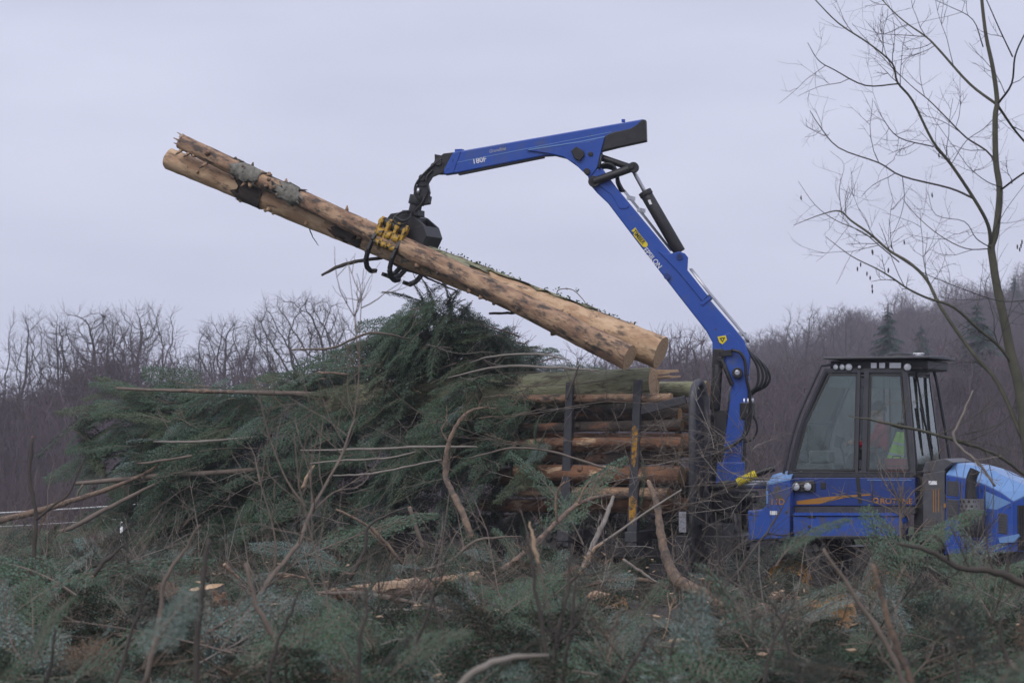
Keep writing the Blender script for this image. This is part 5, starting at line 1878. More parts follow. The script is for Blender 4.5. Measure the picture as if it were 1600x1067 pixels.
while n < 215:
    px = rp.uniform(130, 985)
    t, b = ptop(px), pbot(px)
    py = rp.uniform(t + 18, b) if rp.random() > .3 else rp.uniform(t + 14, t + 60)
    if px > 800 and py > 590 and rp.random() < .75: continue
    if px > 450 and py > 730 and rp.random() < .75: continue
    w = min(1.0, (px - 60) / 330)
    Y = paxis(px) + rp.uniform(-1.35, .2) * w
    if px > 760 and py < 620: Y = paxis(px) + rp.uniform(-.5, 1.2)
    yaw = math.pi + rp.gauss(0, .55) if rp.random() < .75 else rp.uniform(0, 6.28)
    pitch = rp.gauss(.12, .28) - (.15 if py < t + 50 else 0)
    sc = rp.uniform(.55, 1.0) * (.8 + .2 * w)
    m = rp.choice(ALLB)
    # the base sits a little to the right of the wanted place, the tip reaches left
    loc = P(px, py, Y) - Vector((math.cos(yaw), math.sin(yaw), 0)) * sc * .55
    if px < 330: lab, grp = 'fir bough sticking out past the rear end of the load toward the fence', 'fir boughs at the rear end of the load'
    elif px > 760: lab, grp = 'fir bough draped over the thick mossy log and the stakes', 'fir boughs over the mossy log'
    elif py < ptop(px) + 65: lab, grp = 'fir bough on the crest of the brush pile against the sky and wood', 'fir boughs on the pile crest'
    elif py > 720: lab, grp = 'fir bough hanging low in the pile over the dark gap', 'fir boughs low in the pile'
    elif px < 560: lab, grp = 'fir bough in the thick of the pile round the long grey poles', 'fir boughs round the grey poles'
    else: lab, grp = 'fir bough in the middle of the load beside the tall curved branch', 'fir boughs in the middle of the load'
    add_bough(m, loc, (math.cos(yaw) * rp.uniform(.2, 1.0) + rp.gauss(0, .2), pitch, yaw), sc, lab, grp)
    n += 1
k_ = 0
while k_ < 30:
    px, py = rp.uniform(560, 850), rp.uniform(600, 745)
    Y = paxis(px) - rp.uniform(1.15, 1.6)
    yaw = math.pi + rp.gauss(0, .6)
    sc = rp.uniform(.45, .75)
    add_bough(rp.choice(ALLB), P(px, py, Y) - Vector((math.cos(yaw), math.sin(yaw), 0)) * sc * .5, (math.cos(yaw) * rp.uniform(.3, 1.1), rp.gauss(.35, .3), yaw), sc, 'fir bough hanging over the ends of the stacked logs beside the tall curved branch', 'fir boughs hanging over the stacked logs')
    k_ += 1
# the drooping crown of boughs under the held logs
for i in range(74):
    px, py = rp.uniform(600, 830), rp.uniform(436, 560)
    if py < 430 + abs(px - 685) * .8: py = 436 + abs(px - 685) * .75 + rp.uniform(0, 25)
    yaw = rp.choice((0, math.pi)) + rp.gauss(0, .5) if px > 700 else math.pi + rp.gauss(0, .5)
    sc = rp.uniform(.4, .75)
    loc = P(px, py, 45.4 + rp.uniform(-.5, .5)) - Vector((math.cos(yaw), math.sin(yaw), 0)) * sc * .5
    add_bough(rp.choice(DROOP), loc, (math.cos(yaw) * rp.uniform(.2, .9), rp.uniform(.0, .6), yaw), sc, 'drooping fir bough hanging at the top of the pile under the held logs', 'drooping boughs at the pile top')
# hanging branch caught in the grapple
for (a, b, y, s, pt) in ((655, 432, 45.3, .75, .75), (690, 440, 45.2, .7, .9), (640, 440, 45.3, .55, .6), (720, 452, 45.1, .6, .5)):
    add_bough(DROOP[0], P(a, b, y), (0, pt, rp.choice((.2, 2.9))), s, 'fir bough dangling beneath the grapple tines', 'boughs dangling from the grapple')
# brush deeper in the heap, too dense to count
items = []
for i in range(600):
    px = rp.uniform(240, 860)
    t, b = ptop(px) + 40, pbot(px) + 20
    if px > 770: b = t + 60
    if b < t + 10: continue
    py = rp.uniform(t, b)
    Y = paxis(px) + rp.uniform(-.9, 1.2)
    yw = math.pi + rp.gauss(0, .8)
    items.append((P(px, py, Y), (math.cos(yw) * rp.uniform(.1, 1.1), rp.gauss(.2, .4), yw), rp.uniform(.5, .95), rp.randrange(6)))
for i in range(260):      # brush lying along the wheels under the load
    px = rp.uniform(330, 960)
    x = P(px, 800, 44).x
    Y = paxis(px) + rp.uniform(-2.2, -.9)
    items.append((Vector((x, Y, gz(x, Y) + rp.uniform(.1, .7) * rp.random() + .05)), (rp.uniform(-.8, .8), rp.gauss(-.1, .5), rp.uniform(0, 6.28)), rp.uniform(.4, .9), rp.randrange(6)))
for i in range(170):
    px, py = rp.uniform(620, 1150), rp.uniform(770, 870)
    items.append((P(px, py, paxis(px) + rp.uniform(.2, 1.9)), (rp.uniform(-.8, .8), rp.gauss(.1, .4), rp.uniform(0, 6.28)), rp.uniform(.5, .9), rp.randrange(6)))
scatter('heaped_brush', BOUGH_P + DROOP_P, items, 'dense heap of fir brush filling the load and lying round the wheels')
# bare twigs in the pile
items = []
for i in range(80):
    px = rp.uniform(250, 1060)
    py = rp.uniform(ptop(px) + 60, min(860, pbot(px) + 90))
    Y = paxis(px) - rp.uniform(1.0, 2.0)
    items.append((P(px, py, Y), (rp.uniform(0, 6.28), rp.gauss(0, .3), rp.choice((0, math.pi)) + rp.gauss(0, .5)), rp.uniform(.6, 1.1), rp.randrange(6)))
for i in range(45):
    px = rp.uniform(990, 1190); py = rp.uniform(680, 900)
    items.append((P(px, py, rp.uniform(39.5, 42.0)), (rp.uniform(0, 6.28), rp.gauss(-.3, .6), rp.uniform(0, 6.28)), rp.uniform(.5, 1.0), rp.choice((0, 1, 4, 5, 3))))
scatter('pile_twigs', TWIG_P, items, 'tangle of thin leafless twigs over the load and in front of the headboard')

# ------------------------------------------------------------------ traced sticks, stems and poles
def stick(name, pts, rad, m, label, cat='stick', group=None, seed=0, twigs=0, tl=.5, ends='splinter', forks=(), sides=8, ydrift=0.0, twr=.006):
    """pts: (px, py) or (px, py, Y) with a default depth as last argument of forks tuples"""
    rg = random.Random(seed)
    def Q(a, b, y):
        return P(a, b, y + ((1150 - a) * .0022 - .3 if 41.9 < y < 46.3 and a < 760 and b > 520 else 0))
    cp = catmull([Q(*p) for p in pts], 5)
    cp = [p + Vector((rg.uniform(-.006, .006), rg.uniform(-.006, .006), rg.uniform(-.006, .006))) for p in cp]
    rr = lerp_list(list(rad), len(cp))
    rr = [r * rg.uniform(.9, 1.1) for r in rr]
    mb = MB()
    mb.tube(cp, rr, sides, True, 0)
    tw = MB()
    for fpts, fr in forks:
        c2 = catmull([Q(*p) for p in fpts], 5)
        mb.tube(c2, lerp_list(list(fr), len(c2)), max(5, sides - 2), True, 0)
        for k in range(twigs // 3):
            i = rg.randrange(1, len(c2) - 1)
            _twig(tw, rg, c2[i], (c2[i + 1] - c2[i]).normalized(), tl * rg.uniform(.3, .8), twr, 1)
    for k in range(twigs):
        i = rg.randrange(1, len(cp) - 1)
        _twig(tw, rg, cp[i], (cp[i + 1] - cp[i]).normalized(), tl * rg.uniform(.4, 1.1), min(twr, rr[i] * .6), 0)
    o = mb.build(name, M[m], None, fix=False)
    if ends:
        e = MB()
        for a, b, r in ((cp[0], cp[1], rr[0]), (cp[-1], cp[-2], rr[-1])):
            if r < .012 or (name == 'pole' and a is cp[-1]): continue
            d = (a - b).normalized()
            e.tube([a - d * .002, a + d * r * .3, a + d * r * rg.uniform(.4, 1.0)], [r * .93, r * .75, r * .3], 6)
        if e.v: e.build('broken_end', M[ends], o, fix=False)
    if tw.v:
        t_ = tw.build('twig', M[m], o, fix=False); t_['kind'] = 'stuff'
    tag(o, label, cat, group)
    return o
def _twig(mb, rg, p, d, L, r, lev, up=.1):
    ax = d.orthogonal().normalized(); ax.rotate(Matrix.Rotation(rg.uniform(0, 6.28), 3, d))
    d = (d * rg.uniform(.4, 1) + ax * rg.uniform(.5, 1)).normalized()
    pts = [p]; n = 5
    for i in range(n):
        d = (d + Vector((rg.uniform(-.22, .22), rg.uniform(-.22, .22), rg.uniform(-.2, .2) + up))).normalized()
        pts.append(pts[-1] + d * L / n)
    mb.tube(pts, [r, r * .45], 4, False)
    if lev < 2:
        for k in range(3 if lev == 0 else 2):
            _twig(mb, rg, pts[rg.randrange(1, n)], d, L * rg.uniform(.35, .65), r * .6, lev + 1, up)

def at(Y, *pp): return [(a, b, Y) for a, b in pp]
# poles in the pile
stick('pole', [(183, 607, 44.9), (300, 611, 44.7), (400, 613, 44.5), (510, 617, 45.0)], [.022, .03, .035, .045], 'stick', 'long straight grey pole with a torn tan patch sticking out above the pile', 'pole', seed=1)
stick('torn_strip', [(282, 610, 44.68), (330, 611.5, 44.58), (388, 612.5, 44.48)], [.014, .033, .036, .020, .034, .012], 'stick_tan', 'torn tan bark strip peeling along the long straight pole', 'bark strip', seed=2, ends=None)
stick('pole', [(118, 755, 45.0), (180, 750, 44.9), (260, 743, 44.8), (420, 733, 45.2)], [.03, .038, .042, .042], 'stick', 'thick grey brown pole with sawn tip low in the pile over two bent branches', 'pole', seed=3, forks=[(at(44.9, (130, 757), (122, 770), (119, 782)), (.02, .012))])
stick('branch', [(-20, 818, 42.5), (60, 798, 43.0), (110, 783, 43.4), (165, 765, 44.0), (215, 745, 44.6), (245, 728, 45)], [.055, .05, .045, .04, .03, .02], 'stick_tan', 'bent reddish branch lying from the pile down to the wire fence', 'branch', seed=4, twigs=5, forks=[(at(43.1, (72, 800), (66, 815), (58, 838)), (.03, .012))])
stick('branch', [(75, 833, 43), (110, 825, 43.2), (150, 803, 43.6), (190, 783, 44), (250, 752, 44.6)], [.03, .038, .038, .035, .02], 'stick', 'grey forked branch below the bent reddish branch beside the pile', 'branch', seed=5, twigs=8)
stick('pole', [(240, 690, 44.6), (310, 690, 44.4), (400, 683, 45.0)], [.014, .02, .022], 'stick_pale', 'slim pale pole poking from the middle of the pile under the grey pole', 'pole', seed=6)
stick('pole', [(215, 724, 44.6), (245, 721, 44.5), (300, 712, 44.4)], [.018, .022, .02], 'stick', 'short thin pole stub above the thick grey brown pole', 'pole', seed=7)
stick('branch', at(43.2, (455, 546), (520, 543), (580, 520), (640, 530)), [.012, .02, .02, .012], 'stick', 'arched thin branch on the upper pile crest', 'branch', seed=8, twigs=4)
stick('branch', at(43.0, (700, 590), (780, 573), (860, 574), (935, 579)), [.012, .02, .022, .016], 'stick_pale', 'pale thin branch curving over the thick mossy log', 'branch', seed=9, twigs=2)
stick('branch', at(42.9, (735, 567), (770, 557), (840, 553), (890, 563)), [.01, .016, .016, .008], 'stick_pale', 'pale arched twig above the curved branch on the pile', 'branch', seed=10, twigs=2)
stick('branch', at(42.5, (470, 704), (560, 702), (660, 698), (745, 698)), [.012, .02, .02, .014], 'stick_pale', 'long thin pale rod lying level across the pile front', 'branch', seed=11)
stick('branch', at(42.5, (485, 724), (540, 719), (600, 716), (650, 706)), [.012, .016, .016, .01], 'stick_pale', 'thin pale rod just below the long level one', 'branch', seed=12)
stick('branch', at(42.4, (520, 743), (580, 740), (640, 728), (690, 718)), [.012, .018, .016, .01], 'stick_pale', 'thin sloping rod with broken butt below the two pale rods', 'branch', seed=13)
stick('stake', at(42.7, (473, 762), (480, 745), (490, 728)), [.03, .028, .02], 'splinter', 'short broken splinter of fresh wood in the pile front', 'wood piece', seed=14)
stick('branch', at(42.6, (905, 570), (893, 602), (885, 625)), [.012, .02, .026], 'stick_dark', 'thin dark stick leaning against the left bunk stake beside the mossy log', 'stick', seed=15)
stick('branch', at(42.3, (735, 715), (800, 700), (860, 705), (935, 728), (980, 742)), [.01, .016, .018, .018, .01], 'stick', 'thin branch crossing in front of the red brown logs', 'branch', seed=16, twigs=3)
stick('broken_pole', at(44.5, (495, 582), (520, 583), (545, 585)), [.010, .026, .018, .024, .008], 'stick_tan', 'short tan broken wood piece on the pile crest', 'wood piece', seed=17)
stick('branch', [(503, 430, 45.9), (530, 416, 45.9), (560, 408, 45.8), (590, 404, 45.7), (612, 400, 45.6)], [.018, .03, .028, .03, .03], 'stick_dark', 'dark bent branch hanging under the grapple tines out to one side', 'branch', seed=18)
stick('branch', at(45.4, (605, 405), (630, 420), (655, 428), (680, 440), (715, 455)), [.02, .022, .02, .016, .01], 'stick_dark', 'dark twiggy branch pinched below the grapple', 'branch', seed=19, twigs=8, tl=.5)
stick('branch', at(46.2, (484, 345), (485, 362), (492, 375), (498, 384)), [.010, .009, .007, .004], 'stick_dark', 'thin root like twig dangling beneath the held logs', 'twig', seed=20, ends=None)
stick('branch', at(44.8, (765, 490), (800, 489), (840, 488), (880, 490)), [.02, .02, .018, .012], 'stick_dark', 'dark thin pole poking out under the held logs beside the bough crown', 'branch', seed=21, twigs=6, tl=.4)
# big curved stick and others in front of the pile
stick('branch', [(735, 835, 39.5), (722, 800, 39.6), (706, 768, 39.8), (696, 740, 40), (699, 700, 40), (712, 668, 40), (730, 645, 40), (752, 637, 40), (775, 638, 40)], [.048, .048, .046, .042, .036, .03, .024, .014, .006], 'stick_tan', 'tall curved bare branch hooking over at its top before the pile', 'branch', seed=22, twigs=6, tl=.4, forks=[(at(40, (700, 690), (690, 672), (700, 655)), (.02, .008))])
stick('branch', [(770, 898, 33), (800, 880, 33.2), (830, 853, 33.5), (868, 818, 34), (902, 788, 34.4), (935, 776, 34.8), (962, 772, 35)], [.036, .034, .032, .03, .028, .022, .012], 'stick_tan', 'long tan branch rising with forked tips before the stakes', 'branch', seed=23, twigs=8, tl=.5, forks=[(at(34.4, (903, 787), (912, 765), (922, 750)), (.018, .008)), (at(34, (870, 815), (868, 785), (872, 765), (882, 752)), (.018, .008))])
stick('branch', [(893, 922, 32), (914, 882, 32.4), (930, 842, 32.8), (948, 805, 33.2), (958, 776, 33.4)], [.026, .034, .032, .028, .02], 'stick_pale', 'pale split branch leaning beside the long tan branch', 'branch', seed=24, twigs=5, forks=[(at(32.6, (925, 858), (960, 835), (1010, 800), (1065, 765)), (.02, .012))])
stick('split_wood', at(32.2, (898, 915), (912, 888), (925, 862), (942, 848)), [.02, .03, .026, .008], 'splinter', 'fresh orange split face on the pale leaning branch', 'wood piece', seed=25, ends=None)
stick('crooked_tree', [(1013, 752, 37), (1026, 790, 36.8), (1032, 830, 36.6), (1040, 868, 36.4), (1055, 902, 36.2), (1075, 916, 36), (1127, 943, 35.6)], [.032, .045, .055, .065, .08, .085, .065], 'stick_tan', 'crooked dead trunk with torn bark bending down to the slash before the headboard', 'dead tree', seed=26, twigs=7, tl=.7)
stick('branch', at(33, (890, 926), (935, 910), (985, 905), (1020, 908), (1040, 918)), [.022, .026, .026, .022, .014], 'stick_tan', 'low arched reddish branch at the foot of the crooked dead trunk', 'branch', seed=27)
stick('branch', at(31, (975, 874), (1000, 892), (1030, 912)), [.016, .018, .012], 'stick_pale', 'short pale stick leaning on the low arched branch', 'stick', seed=28)
stick('branch', at(27, (495, 926), (560, 927), (610, 934), (660, 944), (755, 969)), [.014, .022, .022, .02, .010], 'stick', 'long grey branch lying level across the slash', 'branch', seed=29, twigs=4, tl=.4)
stick('branch', at(24, (500, 928), (560, 965), (590, 1000), (635, 1024)), [.012, .02, .02, .012], 'stick_dark', 'dark branch slanting down under the long grey one', 'branch', seed=30, twigs=3, tl=.3)
stick('branch', at(23, (395, 1000), (450, 990), (520, 995), (600, 1010)), [.016, .022, .02, .016], 'stick_tan', 'bare tan branch lying low in the fir slash near the dark slanting branch', 'branch', seed=31, twigs=2)
stick('branch', at(34, (525, 795), (575, 822), (600, 845), (628, 880)), [.012, .02, .024, .016], 'stick_tan', 'thin tan branch leaning at the foot of the heap with splayed twigs', 'branch', seed=32, twigs=10, tl=.5)
stick('branch', at(36, (640, 793), (652, 830), (662, 858)), [.028, .03, .02], 'stick', 'stubby grey stick standing before the dark gap under the pile', 'stick', seed=33, twigs=4)
stick('branch', at(30, (545, 905), (570, 860), (578, 820), (640, 790)), [.024, .02, .016, .006], 'stick_dark', 'dark leaning stem before the dark gap under the pile', 'stem', seed=34)
stick('branch', at(26, (660, 892), (700, 878), (745, 845), (815, 838)), [.01, .014, .014, .006], 'stick', 'slender arching greenish branch over the slash middle', 'branch', seed=35, twigs=3)
# near stems, out of focus
stick('dead_sapling', at(23, (44, 1000), (50, 900), (56, 810), (47, 750), (50, 684)), [0.021, 0.0195, 0.018, 0.0165, 0.015], 'stick_dark', 'upright dark dead stem with russet tip and one bowed side branch', 'stem', seed=36, forks=[(at(23, (56, 812), (85, 788), (108, 770), (132, 715)), (.014, .007))], ends='redbark')
stick('dead_sapling', at(14.5, (303, 1090), (312, 960), (318, 900), (325, 843)), [0.0165, 0.015, 0.0135, 0.0105], 'stick_dark', 'straight dark broken stem standing alone before the stump', 'stem', seed=37, ends='darkbark')
stick('sapling', [(310, 1075, 20), (355, 1000, 20.4), (395, 948, 20.8), (425, 900, 21), (465, 850, 21.2), (490, 790, 21.4), (528, 722, 21.6), (554, 655, 21.8)], [0.0255, 0.024, 0.0225, 0.0195, 0.0165, 0.0135, 0.0105, 0.00675], 'stick', 'long slanting sapling with fine forked shoots rising before the pile', 'sapling', seed=38, twigs=12, tl=.8, twr=.005,
      forks=[([(482, 797, 21.4), (448, 750, 21.4), (420, 680, 21.4), (405, 620, 21.4), (395, 585, 21.4)], (.010, .003)), ([(478, 812, 21.4), (510, 778, 21.4), (530, 766, 21.4), (560, 762, 21.4)], (.009, .004)), ([(552, 662, 21.8), (560, 600, 21.8), (562, 520, 21.8), (568, 420, 21.8)], (.008, .0025)), ([(560, 560, 21.8), (552, 480, 21.8), (545, 415, 21.8)], (.004, .002)), ([(430, 893, 21.1), (428, 830, 21.1), (402, 740, 21.1)], (.009, .004))])
stick('dead_sapling', at(15, (226, 1075), (250, 965), (258, 905), (288, 862), (312, 818)), [0.015, 0.0135, 0.01125, 0.00825, 0.0045], 'stick', 'blurred pale stem forked low beside the stump', 'stem', seed=39, forks=[(at(15, (245, 985), (265, 968), (275, 955)), (.012, .006))])
stick('dead_sapling', at(15.5, (480, 1080), (436, 1008), (402, 948), (384, 880)), [0.018, 0.018, 0.015, 0.00975], 'stick', 'blurred leaning stem crossing the slanting sapling', 'stem', seed=40)
stick('bare_shoot', at(15, (857, 1080), (850, 1000), (836, 920), (824, 830)), [0.0135, 0.012, 0.00975, 0.006], 'stick_dark', 'dark blurred shoot leaning with the splintered spike in the near clump', 'stem', 'shoots of the near bare shrub', seed=41)
stick('bare_shoot', at(15.2, (842, 880), (834, 848), (827, 815)), [0.009, 0.012, 0.00375], 'splinter', 'pale splintered spike standing in the near clump of dark shoots', 'stem', 'shoots of the near bare shrub', seed=42, ends=None)
stick('bare_shoot', at(15.2, (860, 1080), (872, 990), (886, 930), (893, 850)), [0.0135, 0.012, 0.009, 0.0045], 'stick_dark', 'dark blurred upright shoot behind the splintered spike', 'stem', 'shoots of the near bare shrub', seed=43, twigs=5, tl=.35)
stick('bare_shoot', at(15.4, (878, 1080), (885, 1020), (897, 950), (898, 890)), [0.012, 0.0105, 0.0075, 0.0045], 'stick_dark', 'short dark blurred shoot on the outer side of the near clump', 'stem', 'shoots of the near bare shrub', seed=44, twigs=4, tl=.3)
stick('dead_sapling', at(14, (1420, 1085), (1384, 1003), (1335, 930), (1286, 856)), [0.015, 0.0135, 0.01125, 0.00675], 'stick', 'blurred grey stem slanting up toward the step box', 'stem', seed=45, twigs=4, tl=.4)
stick('dead_sapling', at(13.5, (1436, 1090), (1412, 1035), (1392, 980), (1378, 930), (1362, 880)), [0.018, 0.01725, 0.015, 0.01275, 0.00975], 'stick_tan', 'blurred stem with pale sawn tan base before the second wheel', 'stem', seed=46)
stick('dead_sapling', [(1092, 1010, 24), (1103, 952, 24.2), (1150, 898, 24.4), (1175, 862, 24.6), (1205, 822, 24.8), (1245, 752, 25)], [0.018, 0.0165, 0.01425, 0.012, 0.00975, 0.0045], 'stick_dark', 'thin dark stem arching up before the blue locker', 'stem', seed=47, twigs=10, tl=.6, twr=.005, forks=[(at(24, (1090, 1015), (1098, 960), (1096, 920)), (.018, .01)), (at(24.5, (1148, 935), (1190, 920), (1222, 900)), (.010, .005)), (at(24.2, (1125, 930), (1122, 860), (1118, 800)), (.012, .006))])
stick('dead_sapling', [(1412, 900, 30), (1408, 840, 30), (1406, 795, 30), (1395, 760, 30), (1372, 715, 30)], [0.018, 0.015, 0.012, 0.00825, 0.003], 'stick', 'forked brown stem with many twigs rising before the cab door', 'stem', seed=48, twigs=14, tl=.55, twr=.006, forks=[(at(30, (1407, 800), (1425, 770), (1450, 748), (1470, 700)), (.011, .004)), (at(30, (1406, 805), (1380, 790), (1340, 778), (1300, 770)), (.010, .004)), (at(30, (1412, 880), (1425, 840), (1450, 810)), (.012, .006))])
stick('branch', at(16, (1610, 915), (1555, 893), (1505, 888), (1450, 860), (1400, 848)), [.022, .02, .017, .013, .008], 'stick_dark', 'dark blurred bough stem over the near fir slash beside the hood', 'branch', seed=49, twigs=5, tl=.3)
stick('branch', at(16.5, (1468, 1032), (1490, 985), (1508, 945)), [.018, .016, .010], 'stick_dark', 'short dark blurred stick under the bough stem', 'stick', seed=50)
stick('branch', at(11, (690, 1100), (740, 1052), (790, 1030), (860, 1022)), [.016, .016, .012, .006], 'stick_pale', 'pale blurred branch arching low at the clearing edge', 'branch', seed=51)
stick('branch', [(1325, 650, 27), (1405, 665, 27.2), (1500, 690, 27.4), (1560, 712, 27.6), (1610, 750, 27.8)], [.005, .014, .016, .016, .016], 'treebark', 'level bare limb reaching across the cab side windows', 'branch', seed=52, twigs=9, tl=.8, twr=.005)
stick('branch', [(1520, 610, 27), (1504, 650, 27), (1490, 680, 27), (1502, 700, 27), (1535, 730, 27), (1555, 760, 27)], [.008, .013, .014, .014, .013, .012], 'stick_pale', 'pale zigzag shoot beside the alder trunk above the hood', 'stem', seed=53, twigs=3, tl=.4)
stick('branch', at(20, (145, 900), (165, 875), (195, 850)), [.016, .016, .008], 'stick_dark', 'short dark stick in the slash beside the upright dead stem', 'stick', seed=54, twigs=4, tl=.3)
stick('branch', at(31, (270, 885), (282, 876), (290, 872)), [.02, .024, .018], 'splinter', 'small pale sawn billet lying in the slash before the pile', 'wood piece', seed=55)
stick('branch', at(26, (350, 882), (362, 893), (375, 903)), [.024, .018, .010], 'stick_tan', 'short stub with fresh orange tip above the stump', 'stick', seed=56)
stick('branch', at(19, (2, 995), (20, 1022), (45, 1040), (65, 1050)), [.006, .012, .014, .012], 'stick_tan', 'small curved tan twig in the silvery slash', 'stick', seed=57)

rq = random.Random(5)
for i, a0 in enumerate((70, 175, 415, 560, 640, 720, 960, 1040, 1190, 1260, 1500, 1570)):
    lean, top = rq.uniform(-70, 70), rq.uniform(905, 985)
    Yq = rq.uniform(12.5, 16)
    stick('bare_shoot', at(Yq, (a0, 1085), (a0 + lean * .3 + rq.uniform(-6, 6), 1085 - (1085 - top) * .4), (a0 + lean * .7 + rq.uniform(-6, 6), 1085 - (1085 - top) * .75), (a0 + lean, top)), [.011, .009, .007, .004], 'stick_dark',
          'thin dark blurred shoot standing singly in the near slash', 'stem', 'thin near shoots', seed=200 + i, twigs=4, tl=.3, twr=.003, ends=None)
for (pp, Yq, rr, mm, lb, tw_) in (
        (((245, 1000), (285, 1008), (335, 1002)), 21, (.018, .022, .014), 'stick_tan', 'broken tan branch lying under the blurred forked stem', 3),
        (((560, 962), (610, 952), (665, 958), (700, 950)), 25, (.012, .018, .016, .008), 'stick_pale', 'pale broken branch lying before the torn fallen trunk', 4),
        (((1135, 990), (1175, 982), (1225, 990)), 23, (.014, .018, .010), 'stick_pale', 'pale broken stick lying before the short log end', 3),
        (((880, 990), (925, 978), (975, 986), (1010, 975)), 23, (.012, .017, .015, .008), 'stick_tan', 'crooked tan branch lying before the squat orange faced log', 5),
        (((400, 905), (440, 897), (485, 905)), 29, (.012, .018, .010), 'stick_tan', 'bare tan stick with broken ends near the foot of the slanting sapling', 3),
        (((1010, 1015), (1060, 1000), (1105, 1010)), 20, (.014, .018, .010), 'splinter', 'freshly split pale branch in the slash right under the crooked dead trunk', 2),
        (((700, 1015), (745, 1003), (800, 1012), (850, 1000)), 20, (.010, .014, .012, .006), 'stick', 'grey forked stick lying before the near clump of dark shoots', 5),
        (((120, 1005), (170, 990), (215, 1000)), 20, (.012, .016, .008), 'stick', 'grey broken stick in the silvery slash beside the dead stem', 4)):
    stick('branch', at(Yq, *pp), list(rr), mm, lb, 'branch', seed=300 + int(pp[0][0]), twigs=tw_, tl=.35)

# ------------------------------------------------------------------ bare alder on the near side of the hood
def alder():
    c6 = lambda pts: [(1200 + .525 * a, .525 * b) for a, b in pts]
    rg = random.Random(9)
    x0, Y0 = P(1628, 900, 27).x, 27.0
    base = Vector((x0, Y0, gz(x0, Y0)))
    root = empty('alder_tree', base)
    tag(root, 'slender bare alder with thin sweeping limbs standing before the hood', 'tree')
    loc = lambda p: p - base
    tm = MB()
    tp = [(1634, 1000), (1626, 850), (1612, 740), (1601, 655), (1592, 600), (1580, 555), (1569, 500), (1558, 450), (1551, 405), (1549, 385), (1556, 362), (1562, 299), (1556, 252), (1555, 184), (1558, 157), (1551, 105), (1541, 58), (1534, 0), (1530, -60)]
    t3 = catmull([loc(P(a, b, 27)) for a, b in tp], 4)
    tm.tube(t3, lerp_list([.072, .07, .066, .06, .054, .049, .044, .04, .038, .036, .034, .031, .029, .027, .024, .021, .018, .016, .013], len(t3)), 10, True)
    tm.build('trunk', M['treebark'], root, fix=False)
    tw = MB()
    limbs = [
        (c6([(664, 735), (655, 670), (615, 595), (545, 490), (490, 420), (430, 300), (385, 245), (370, 190), (300, 130), (210, 70), (140, 0), (90, -50)]), (.034, .028, .022, .016, .012, .006), -1),
        (c6([(682, 312), (600, 250), (510, 150), (470, 110), (400, 60), (340, 0), (300, -60)]), (.024, .019, .015, .010, .006), 1),
        (c6([(610, 590), (540, 560), (400, 525), (330, 485), (210, 440), (150, 370), (125, 330)]), (.018, .014, .010, .005), 1.4),
        (c6([(492, 437), (390, 410), (340, 350), (315, 300)]), (.010, .007, .003), -2),
        (c6([(388, 250), (290, 255), (200, 210), (150, 180), (118, 128)]), (.013, .009, .004), -.5),
        (c6([(692, 566), (665, 465), (590, 410), (530, 350), (480, 300), (420, 250), (330, 160), (250, 70)]), (.016, .013, .010, .006, .003), .8),
        (c6([(684, 310), (725, 250), (735, 170), (760, 110), (790, 60)]), (.018, .014, .009), -1),
        (c6([(728, 170), (690, 90), (650, 0), (620, -60)]), (.012, .009, .005), -.4),
        (c6([(682, 312), (740, 395), (800, 460)]), (.022, .018, .014), .6),
        (c6([(694, 565), (740, 530), (800, 490)]), (.016, .014, .010), -.6),
        (c6([(668, 740), (590, 740), (510, 700), (440, 640), (400, 590)]), (.010, .007, .003), 1),
        (c6([(668, 740), (620, 710), (585, 660), (500, 640), (475, 570)]), (.009, .006, .003), -1.2),
        ([(1600, 690), (1560, 600), (1520, 552), (1470, 480), (1448, 437), (1420, 410), (1390, 392), (1360, 366), (1330, 345), (1312, 330), (1284, 335), (1240, 352)], (.036, .03, .026, .022, .018, .012, .004), 1.0),
        ([(1583, 570), (1560, 540), (1530, 515), (1490, 480), (1450, 466), (1420, 452), (1395, 435), (1370, 420), (1330, 400), (1290, 370)], (.026, .022, .016, .011, .004), -1.0),
        (c6([(390, 780), (330, 730), (280, 690), (200, 655), (140, 610), (90, 540)]), (.010, .007, .003), 1.2),
        (c6([(400, 525), (405, 600), (380, 680), (340, 740)]), (.006, .004, .002), .4),
        (c6([(220, 640), (212, 560), (226, 490), (185, 450)]), (.006, .004, .002), 1.4),
        (c6([(470, 110), (400, 105), (330, 100), (250, 75)]), (.008, .005, .002), 1.2),
        (c6([(640, 140), (610, 60), (540, 20), (470, -10)]), (.010, .006, .003), -1),
        (c6([(545, 490), (590, 420), (640, 385), (675, 350)]), (.006, .006, .006), .0),
        (c6([(700, 560), (650, 540), (600, 500), (570, 460), (480, 330), (490, 270)]), (.008, .005, .002), -1.5),
        ([(1600, 470), (1560, 470), (1500, 450), (1440, 425), (1400, 400)], (.008, .006, .003), -2),
    ]
    for pts, rr, dy in limbs:
        m = len(pts)
        rr = tuple(q * .64 for q in rr)
        p3 = catmull([loc(P(a, b, 27 + dy * (i / (m - 1)))) for i, (a, b) in enumerate(pts)], 4)
        mb = MB()
        r_ = lerp_list(list(rr), len(p3))
        mb.tube(p3, r_, 6, True)
        mb.build('limb', M['treebark'] if rr[0] > .014 else M['twig'], root, fix=False)
        k = int(sum((p3[i + 1] - p3[i]).length for i in range(len(p3) - 1)) * 3.2)
        for q in range(k):
            i = rg.randrange(1, max(2, int(len(p3) * .86)))
            _twig(tw, rg, p3[i], (p3[i + 1] - p3[i]).normalized(), rg.uniform(.25, .9) * (1.1 - .6 * i / len(p3)), min(.0042, r_[i] * .6), 0, .05)
